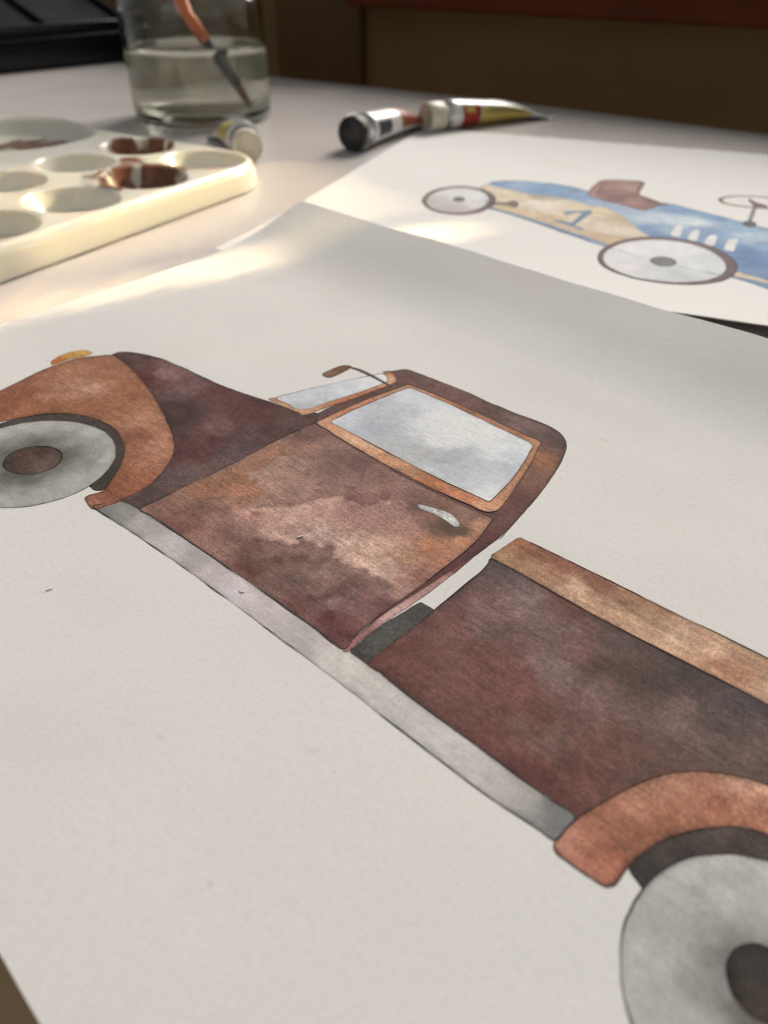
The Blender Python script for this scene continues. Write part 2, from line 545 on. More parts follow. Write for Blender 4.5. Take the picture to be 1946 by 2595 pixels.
def wash_patch(sheet, name, outline, spots, layer, parent, spacing=.5, ref=REF_T, mat=None, edge=.35, edge_w=.35,
               mottle=.10, streak=None, washes=None, seed=1, jitter=.06, hole=None, warp=1.3, scale=6.0, gain=1.0, sat=.84, steps=.13, warm=False, soft=3.0, fine=.8):
    B = smooth_closed(outline, spacing)
    B = B + jitter * np.stack([fbm(B, 1.6, seed + 51, 3), fbm(B, 1.6, seed + 52, 3)], 1)
    Hb = None
    if hole is not None:
        Hb = smooth_closed(hole, spacing)
    mn, mx = B.min(0), B.max(0)
    gx = np.arange(mn[0], mx[0], spacing); gy = np.arange(mn[1], mx[1], spacing * .866)
    G = np.array([(x + (spacing / 2 if j % 2 else 0), y) for j, y in enumerate(gy) for x in gx])
    sd = poly_sd(G, B)
    keep = sd > spacing * .45
    if Hb is not None:
        keep &= poly_sd(G, Hb) < -spacing * .45
    G = G[keep]
    pts = [Vector(p) for p in B]; nb = len(pts)
    edges = [(i, (i + 1) % nb) for i in range(nb)]
    if Hb is not None:
        k = len(pts); pts += [Vector(p) for p in Hb]
        edges += [(k + i, k + (i + 1) % len(Hb)) for i in range(len(Hb))]
    pts += [Vector(p) for p in G]
    if Hb is not None:
        v2, e2, f2, *_ = delaunay_2d_cdt(pts, edges, [], 1, 1e-5)
        V = np.array([(p.x, p.y) for p in v2])
        fc = np.array([V[list(f)].mean(0) for f in f2])
        ok = (poly_sd(fc, B) > 0) & (poly_sd(fc, Hb) < 0)
        f2 = [f for f, k in zip(f2, ok) if k]
    else:
        v2, e2, f2, *_ = delaunay_2d_cdt(pts, edges, [], 1, 1e-5)
        V = np.array([(p.x, p.y) for p in v2])
    d = np.abs(poly_sd(V, B))
    if Hb is not None:
        d = np.minimum(d, np.abs(poly_sd(V, Hb)))
    c = pigment_at(V, spots, seed, warp=warp, scale=scale, soft=soft, fine=fine)
    c = srgb2lin(c.mean(1, keepdims=True) * (1 - sat) + c * sat)
    c = c / ref * .80 * gain
    if warm: c = c * np.array((1.06, .975, .94))[None, :]
    tone = 1 + mottle * .6 * fbm(V, 5.0, seed + 7, 5, .6) + mottle * 1.25 * fbm(V, 3.0, seed + 6, 5, .65) + mottle * 1.0 * fbm(V, 1.1, seed + 8, 2, .7)
    if streak is not None:
        a = R(streak)
        q = np.stack([V[:, 0] * math.cos(a) + V[:, 1] * math.sin(a), 6 * (-V[:, 0] * math.sin(a) + V[:, 1] * math.cos(a))], 1)
        tone += mottle * .9 * fbm(q, 7.0, seed + 9, 4)
    c = c * tone[:, None]
    # overlapping wash layers, each drying with its own crisp, slightly darker rim
    for k, (sc_, am) in enumerate(((13.0, 1.0), (6.5, .7))):
        Q = V + .9 * np.stack([fbm(V, 3.0, seed + 61 + k, 4, .6), fbm(V, 3.0, seed + 66 + k, 4, .6)], 1)
        s_ = fbm(Q, sc_, seed + 71 + 5 * k, 3, .45) - .12
        soft_ = .025 + .25 * np.clip(fbm(V, 11.0, seed + 81 + k, 2), 0, 1)
        f_ = np.clip(s_ / soft_ + .5, 0, 1); f_ = f_ * f_ * (3 - 2 * f_)
        c = c * (1 - steps * am * (f_ - .4) - steps * .7 * am * f_ * np.exp(-np.abs(s_) / .03))[:, None]
    # pigment creeping to cut wash edges inside the shape
    lines = np.abs(fbm(V, 9.0, seed + 21, 4, .55))
    c = c * (1 - steps * np.exp(-(lines / .035) ** 2) * (fbm(V, 16.0, seed + 23, 2) > 0))[:, None]
    if washes:
        Q = V + 1.1 * np.stack([fbm(V, 4.5, seed + 31, 5, .6), fbm(V, 4.5, seed + 32, 5, .6)], 1)
        for poly, mul, rim in washes:
            s = poly_sd(Q, np.array(poly))
            f = np.clip(s / .45 + .5, 0, 1); f = f * f * (3 - 2 * f)
            fade = np.clip(.75 + .8 * fbm(V, 8.0, seed + 33, 2), .3, 1)
            mulv = 1 + (np.array(mul) - 1)[None, :] * (f * np.clip(1.15 - s / 14, .25, 1) * fade)[:, None]
            c = c * mulv * (1 - rim * f * np.exp(-np.abs(s) / .38) * fade)[:, None]
    # drying line at the border
    ew = edge_w * (1 + .7 * fbm(V, 6.0, seed + 41, 2))
    c = c * (1 - edge * np.clip(1 + .6 * fbm(V, 5.0, seed + 43, 2), .2, 1.5) * np.exp(-d / np.maximum(ew, .12)))[:, None]
    c = np.clip(c, .006, .84)
    pos = sheet.pos(V[:, 0], V[:, 1], layer * .012)
    o = mesh_obj(name, pos, f2, mat or M['wash'], parent)
    at = o.data.attributes.new('pigment', 'FLOAT_COLOR', 'POINT')
    at.data.foreach_set('color', np.c_[c, np.ones(len(c))].astype(np.float32).ravel())
    if o.data.polygons and o.data.polygons[0].normal.z < 0:
        o.data.flip_normals()
    return o

def ribbon(sheet, pts, width, colour, layer, seed, out, closed=True, step=.5):
    """a hand-drawn pencil stroke as a narrow strip of varying width"""
    B = smooth_closed(pts, step)
    if not closed:
        n = len(pts)
        L = int(sum(max(1, int(round(np.hypot(*(np.array(pts[i + 1]) - np.array(pts[i]))) / step))) for i in range(n - 1)))
        B = B[:L + 1]
    B = B + .05 * np.stack([fbm(B, 3.0, seed, 3), fbm(B, 3.0, seed + 1, 3)], 1)
    t = np.gradient(B, axis=0); t /= np.hypot(t[:, 0], t[:, 1])[:, None] + 1e-9
    nrm = np.stack([-t[:, 1], t[:, 0]], 1)
    w = width * np.clip(.42 + .75 * fbm(B, 9.0, seed + 2, 3), .02, 1.15)
    a = B + nrm * w[:, None] * .5; b = B - nrm * w[:, None] * .5
    base = len(out[0]); n = len(B)
    pa = sheet.pos(a[:, 0], a[:, 1], layer * .012); pb = sheet.pos(b[:, 0], b[:, 1], layer * .012)
    for i in range(n):
        out[0].append(pa[i]); out[0].append(pb[i])
        k = np.clip(1.0 + .35 * fbm(B[i:i + 1], 4.0, seed + 4, 2)[0], .5, 1.5)
        out[2] += [tuple(np.array(colour) * k)] * 2
    m = n if closed else n - 1
    for i in range(m):
        j = (i + 1) % n
        out[1].append((base + 2 * i, base + 2 * i + 1, base + 2 * j + 1, base + 2 * j))

def stroke_obj(name, out, mat, parent):
    o = mesh_obj(name, out[0], out[1], mat, parent)
    at = o.data.attributes.new('pigment', 'FLOAT_COLOR', 'POINT')
    at.data.foreach_set('color', np.array([(*c, 1) for c in out[2]], np.float32).ravel())
    if o.data.polygons and o.data.polygons[0].normal.z < 0:
        o.data.flip_normals()
    return o

TRUCK = {
 'front_fender': [(-181.8,34.2),(-186.6,42.8),(-189.2,48.2),(-191.3,53.7),(-193.0,59.6),(-194.5,66.0),(-195.1,72.1),(-194.7,76.0),(-193.3,79.0),(-190.9,82.4),(-188.7,84.8),(-184.7,84.9),(-179.3,84.6),(-172.7,83.4),(-163.1,81.0),(-154.6,78.5),(-146.7,75.8),(-140.1,73.1),(-136.1,70.8),(-132.1,67.3),(-129.1,63.3),(-127.4,59.7),(-126.5,55.2),(-126.5,51.1),(-127.3,48.1),(-128.5,45.7),(-133.0,46.4),(-133.4,47.5),(-132.6,50.6),(-134.6,53.7),(-137.3,57.1),(-141.1,60.7),(-144.4,62.6),(-150.5,64.6),(-155.4,65.0),(-161.1,64.2),(-165.7,62.3),(-169.4,59.5),(-172.4,55.8),(-174.7,51.1),(-176.0,47.0),(-177.0,41.7),(-174.0,34.7)],
 'front_arch': [(-175.9,39.9),(-175.5,47.1),(-174.7,51.2),(-172.5,55.8),(-169.6,59.6),(-165.8,62.4),(-161.3,64.3),(-155.6,65.1),(-150.6,64.7),(-145.1,63.1),(-140.9,60.7),(-137.6,57.8),(-134.9,54.4),(-132.7,50.8),(-133.9,49.3),(-136.1,49.2),(-138.1,49.4),(-148.7,50.2),(-163.5,50.6),(-167.6,43.2),(-167.6,36.5)],
 'hood': [(-188.7,84.8),(-188.3,87.7),(-184.7,90.0),(-180.5,91.8),(-175.2,93.1),(-167.4,94.0),(-159.0,94.6),(-151.8,95.3),(-144.9,96.4),(-138.8,97.7),(-135.4,98.4),(-130.5,99.1),(-125.4,99.8),(-121.3,100.6),(-123.5,99.6),(-121.9,102.8),(-119.1,100.3),(-118.4,97.0),(-118.8,93.1),(-119.1,87.4),(-119.2,82.6),(-119.3,76.8),(-119.4,70.5),(-119.5,64.5),(-119.4,58.1),(-119.3,50.9),(-120.6,49.2),(-126.4,48.2),(-126.7,49.5),(-127.4,52.7),(-128.7,58.6),(-130.6,63.0),(-133.6,67.2),(-137.7,70.8),(-142.0,73.3),(-148.7,76.1),(-156.6,78.7),(-165.1,81.2),(-174.7,83.7),(-181.4,84.8),(-186.7,85.0)],
 'cab': [(-120.6,91.9),(-121.5,99.2),(-121.6,104.4),(-121.1,111.9),(-120.1,119.4),(-119.4,124.9),(-119.0,128.2),(-122.2,129.7),(-124.8,128.9),(-122.8,131.6),(-120.9,134.2),(-117.1,134.6),(-110.3,135.1),(-102.2,135.5),(-93.9,135.8),(-85.9,136.2),(-79.4,136.6),(-75.3,136.5),(-73.1,135.9),(-70.5,134.1),(-68.8,131.9),(-67.0,127.6),(-65.2,121.8),(-63.8,116.0),(-62.5,109.7),(-61.6,103.6),(-60.9,98.4),(-60.8,95.6),(-60.9,90.8),(-61.4,83.9),(-61.8,77.8),(-62.1,69.6),(-62.2,61.8),(-61.9,55.3),(-62.9,55.5),(-63.5,63.2),(-64.6,75.8),(-65.4,81.8),(-67.2,91.2),(-77.7,97.3),(-95.8,97.8),(-113.4,98.3),(-118.8,93.5)],
 'mauve_strip': [(-62.6,55.0),(-63.0,58.6),(-63.2,64.4),(-63.0,70.4),(-62.4,77.5),(-61.6,84.7),(-61.1,88.1),(-61.0,84.7),(-61.1,78.1),(-61.3,72.4),(-61.6,67.5),(-61.8,63.0),(-61.8,58.3),(-61.6,55.2)],
 'door': [(-121.1,52.6),(-120.9,58.0),(-120.7,64.4),(-120.6,70.4),(-120.4,76.7),(-120.3,82.4),(-120.2,87.3),(-119.7,92.9),(-119.0,96.7),(-118.1,99.4),(-114.0,99.2),(-103.3,98.7),(-93.4,98.3),(-84.0,98.3),(-75.3,98.6),(-69.2,99.1),(-66.7,99.4),(-65.4,99.6),(-64.5,96.8),(-63.7,93.2),(-63.3,89.1),(-63.3,83.3),(-63.4,77.7),(-63.6,70.1),(-63.6,63.0),(-63.2,58.6),(-62.7,55.1),(-69.3,55.1),(-77.0,54.9),(-85.4,54.6),(-92.9,54.2),(-99.9,53.9),(-107.5,53.5),(-113.9,53.2),(-117.9,52.9)],
 'running_board': [(-129.3,46.2),(-128.7,47.6),(-127.4,50.4),(-124.5,51.8),(-120.9,52.3),(-113.8,53.0),(-107.4,53.4),(-99.8,53.8),(-92.8,54.1),(-84.1,54.6),(-79.3,54.8),(-67.4,55.2),(-62.8,55.4),(-57.4,55.5),(-53.4,55.6),(-33.8,55.8),(-30.5,55.9),(-27.3,55.9),(-24.2,56.0),(-21.2,56.2),(-18.4,56.3),(-18.3,54.1),(-18.3,51.6),(-20.9,51.3),(-24.9,50.8),(-29.6,50.4),(-32.8,50.3),(-47.8,50.0),(-56.3,49.9),(-62.7,49.8),(-70.0,49.6),(-79.0,49.3),(-89.3,48.9),(-99.2,48.4),(-106.9,47.9),(-115.6,47.3),(-122.2,46.7)],
 'exhaust': [(-61.4,55.5),(-61.6,56.6),(-61.8,62.6),(-61.3,68.4),(-60.9,72.2),(-60.7,72.6),(-56.8,72.9),(-56.4,72.6),(-56.6,67.0),(-56.3,61.2),(-55.9,55.7),(-57.8,55.5)],
 'bed': [(-58.5,90.1),(-58.0,88.3),(-57.7,85.5),(-57.7,79.9),(-57.7,72.7),(-57.6,63.5),(-57.5,55.9),(-54.8,55.7),(-51.5,55.6),(-33.8,55.8),(-30.5,55.9),(-27.3,56.0),(-24.3,56.1),(-21.2,56.2),(-16.8,54.8),(-16.5,55.9),(-15.3,59.5),(-13.9,63.1),(-12.2,67.0),(-10.6,69.6),(-8.4,72.1),(-5.5,74.5),(-3.0,75.9),(0.5,77.0),(9.7,81.0),(20.9,76.1),(45.1,66.3),(62.0,60.0),(63.0,92.5),(-6.6,92.1),(-9.8,92.0),(-14.0,91.9),(-19.9,91.6),(-26.4,91.3),(-30.4,91.1),(-36.8,90.9),(-42.0,90.8),(-48.3,90.7),(-52.5,90.6),(-56.1,90.4)],
 'rail': [(-58.7,90.5),(-58.6,93.6),(-58.3,96.7),(-57.9,98.6),(-56.5,98.8),(-52.1,99.2),(-46.2,99.6),(-40.2,100.0),(-35.0,100.3),(-29.4,100.6),(-24.5,100.8),(-19.7,101.0),(-15.0,101.1),(-10.3,101.2),(40.0,101.1),(66.0,101.0),(66.5,92.3),(40.0,92.3),(-6.5,92.0),(-9.8,92.0),(-13.9,91.8),(-19.9,91.5),(-26.4,91.2),(-30.3,91.0),(-36.7,90.8),(-42.0,90.7),(-48.3,90.7),(-52.5,90.6),(-56.1,90.5)],
 'rear_fender': [(-18.3,51.2),(-17.4,50.3),(-15.7,50.3),(-13.4,50.4),(-11.0,50.7),(-10.4,50.9),(-9.7,52.0),(-9.7,52.7),(-9.7,54.9),(-9.4,57.4),(-8.6,60.2),(-7.3,63.3),(-5.1,66.6),(-2.3,69.7),(-0.3,71.1),(1.7,71.7),(9.7,72.2),(17.8,71.7),(19.7,71.1),(21.8,69.7),(24.6,66.6),(26.8,63.3),(28.1,60.2),(28.8,57.4),(29.1,54.9),(29.2,52.7),(29.2,52.0),(29.8,50.9),(30.5,50.7),(32.9,50.4),(35.2,50.3),(36.9,50.3),(37.7,51.2),(37.6,53.2),(37.4,55.9),(37.2,57.4),(36.2,61.0),(35.0,64.6),(33.2,68.5),(31.7,71.1),(29.4,73.6),(26.6,76.0),(24.1,77.5),(20.6,78.9),(9.7,82.3),(-1.1,78.9),(-4.6,77.5),(-7.1,76.0),(-10.0,73.6),(-12.2,71.1),(-13.8,68.5),(-15.5,64.6),(-16.7,61.0),(-17.7,57.4),(-18.0,55.9),(-18.2,53.2)],
 'rear_arch': [(-9.7,55.0),(-9.3,57.4),(-8.5,60.2),(-7.2,63.3),(-5.0,66.6),(-2.3,69.6),(-0.2,71.1),(1.7,71.7),(9.7,72.2),(17.8,71.7),(19.7,71.1),(21.7,69.6),(24.5,66.6),(26.7,63.3),(28.0,60.2),(28.8,57.4),(29.2,55.0),(23.5,50.0),(9.7,56.0),(-3.0,52.0),(-7.1,53.8)],
 'front_wheel': [(-170.5,33.4),(-171.7,35.4),(-172.6,37.5),(-173.2,39.7),(-173.5,42.0),(-173.4,44.4),(-173.0,46.8),(-172.3,49.1),(-171.4,51.3),(-170.1,53.5),(-168.6,55.5),(-166.8,57.2),(-164.8,58.8),(-162.7,60.2),(-160.4,61.2),(-158.0,62.0),(-155.6,62.5),(-153.1,62.7),(-150.7,62.5),(-148.4,62.1),(-146.1,61.4),(-144.0,60.4),(-142.1,59.1),(-140.4,57.5),(-139.0,55.8),(-137.8,53.8),(-136.9,51.7),(-136.3,49.5),(-136.0,47.1),(-136.1,44.8),(-136.5,42.4),(-137.2,40.1),(-138.1,37.8),(-139.4,35.7),(-140.9,33.7),(-142.7,31.9),(-144.7,30.4),(-146.8,29.0),(-149.1,28.0),(-151.5,27.2),(-153.9,26.7),(-156.4,26.5),(-158.8,26.6),(-161.2,27.1),(-163.4,27.8),(-165.5,28.8),(-167.4,30.1),(-169.1,31.7)],
 'front_hub': [(-159.8,41.8),(-160.2,42.5),(-160.4,43.2),(-160.6,43.9),(-160.6,44.7),(-160.5,45.4),(-160.4,46.2),(-160.1,47.0),(-159.7,47.7),(-159.2,48.4),(-158.7,49.0),(-158.0,49.6),(-157.4,50.1),(-156.6,50.5),(-155.8,50.8),(-155.0,51.1),(-154.2,51.2),(-153.4,51.2),(-152.6,51.2),(-151.8,51.0),(-151.1,50.7),(-150.4,50.4),(-149.8,49.9),(-149.3,49.4),(-148.8,48.8),(-148.5,48.2),(-148.2,47.5),(-148.1,46.7),(-148.0,46.0),(-148.1,45.2),(-148.3,44.4),(-148.6,43.7),(-148.9,42.9),(-149.4,42.3),(-150.0,41.6),(-150.6,41.1),(-151.3,40.6),(-152.0,40.1),(-152.8,39.8),(-153.6,39.6),(-154.4,39.4),(-155.2,39.4),(-156.1,39.5),(-156.8,39.6),(-157.6,39.9),(-158.2,40.2),(-158.8,40.7),(-159.4,41.2)],
 'rear_wheel': [(26.5,52.9),(26.4,55.1),(25.9,57.2),(25.2,59.3),(24.3,61.3),(23.1,63.1),(21.6,64.7),(20.0,66.2),(18.1,67.4),(16.2,68.4),(14.1,69.1),(11.9,69.5),(9.7,69.6),(7.6,69.5),(5.4,69.1),(3.3,68.4),(1.4,67.4),(-0.5,66.2),(-2.1,64.7),(-3.6,63.1),(-4.8,61.3),(-5.8,59.3),(-6.5,57.2),(-6.9,55.1),(-7.0,52.9),(-6.9,50.7),(-6.5,48.5),(-5.8,46.4),(-4.8,44.5),(-3.6,42.7),(-2.1,41.0),(-0.5,39.6),(1.4,38.3),(3.3,37.4),(5.4,36.7),(7.6,36.2),(9.7,36.1),(11.9,36.2),(14.1,36.7),(16.2,37.4),(18.1,38.3),(20.0,39.6),(21.6,41.0),(23.1,42.7),(24.3,44.5),(25.2,46.4),(25.9,48.5),(26.4,50.7)],
 'rear_hub': [(12.6,53.9),(12.6,54.4),(12.4,55.0),(12.3,55.5),(12.0,56.0),(11.7,56.5),(11.3,56.9),(10.9,57.3),(10.4,57.6),(9.9,57.8),(9.4,58.0),(8.8,58.1),(8.3,58.2),(7.7,58.1),(7.2,58.0),(6.6,57.8),(6.1,57.6),(5.7,57.3),(5.2,56.9),(4.9,56.5),(4.5,56.0),(4.3,55.5),(4.1,55.0),(4.0,54.4),(4.0,53.9),(4.0,53.3),(4.1,52.7),(4.3,52.2),(4.5,51.7),(4.9,51.2),(5.2,50.8),(5.7,50.4),(6.1,50.1),(6.6,49.9),(7.2,49.7),(7.7,49.6),(8.3,49.5),(8.8,49.6),(9.4,49.7),(9.9,49.9),(10.4,50.1),(10.9,50.4),(11.3,50.8),(11.7,51.2),(12.0,51.7),(12.3,52.2),(12.4,52.7),(12.6,53.3)],
 'window_frame': [(-118.5,99.6),(-118.6,101.9),(-118.3,108.2),(-117.2,116.8),(-115.7,124.6),(-114.8,128.1),(-111.9,128.6),(-105.5,129.3),(-95.8,129.8),(-86.6,130.0),(-77.8,129.9),(-74.6,129.8),(-73.4,127.2),(-71.2,121.6),(-68.6,112.8),(-67.0,106.4),(-66.2,102.4),(-67.7,100.3),(-70.8,99.9),(-79.1,99.3),(-90.4,98.9),(-103.5,98.9),(-113.6,99.3)],
 'window_glass': [(-116.2,102.3),(-116.4,105.2),(-115.9,112.3),(-114.8,120.3),(-113.7,126.5),(-112.6,127.5),(-107.4,127.8),(-97.6,128.1),(-88.4,128.1),(-79.3,127.8),(-75.2,127.5),(-73.9,124.6),(-72.4,120.4),(-70.4,112.2),(-69.5,106.4),(-69.3,103.7),(-71.3,103.4),(-77.7,103.0),(-88.1,102.7),(-98.4,102.5),(-107.4,102.4),(-113.5,102.3)],
 'windshield_frame': [(-136.2,99.1),(-135.5,100.9),(-131.4,111.5),(-126.0,124.5),(-124.0,128.5),(-123.0,130.1),(-119.5,128.8),(-118.2,126.7),(-119.0,121.2),(-120.3,113.4),(-122.0,105.3),(-123.3,100.0),(-126.0,99.7),(-131.2,99.2)],
 'windshield_glass': [(-135.1,100.8),(-133.4,106.2),(-131.5,111.6),(-128.8,118.6),(-126.0,124.3),(-124.0,128.0),(-121.3,127.4),(-119.9,125.2),(-120.8,120.2),(-122.4,112.8),(-123.9,106.4),(-125.0,102.2),(-127.5,100.4),(-130.6,100.6)],
 'mirror': [(-135.8,117.4),(-135.8,121.2),(-135.1,124.4),(-132.9,125.4),(-132.3,122.5),(-132.6,117.6),(-134.1,116.7)],
 'mirror_arm': [(-134.3,124.4),(-131.0,125.8),(-126.6,126.0),(-121.5,125.5),(-117.2,125.0),(-118.1,124.5),(-121.4,124.6),(-126.2,124.9),(-130.5,124.9)],
 'door_handle': [(-79.7,92.8),(-78.4,93.6),(-76.2,94.3),(-73.0,95.0),(-69.6,94.1),(-68.8,93.3),(-69.2,92.4),(-72.1,92.7),(-75.3,92.6),(-78.2,92.2)],
 'headlight': [(-197.6,71.1),(-198.7,72.7),(-199.4,75.9),(-198.7,79.1),(-196.7,81.5),(-193.8,81.8),(-193.7,78.7),(-195.1,76.0),(-195.4,71.5),(-195.7,70.5)],
}
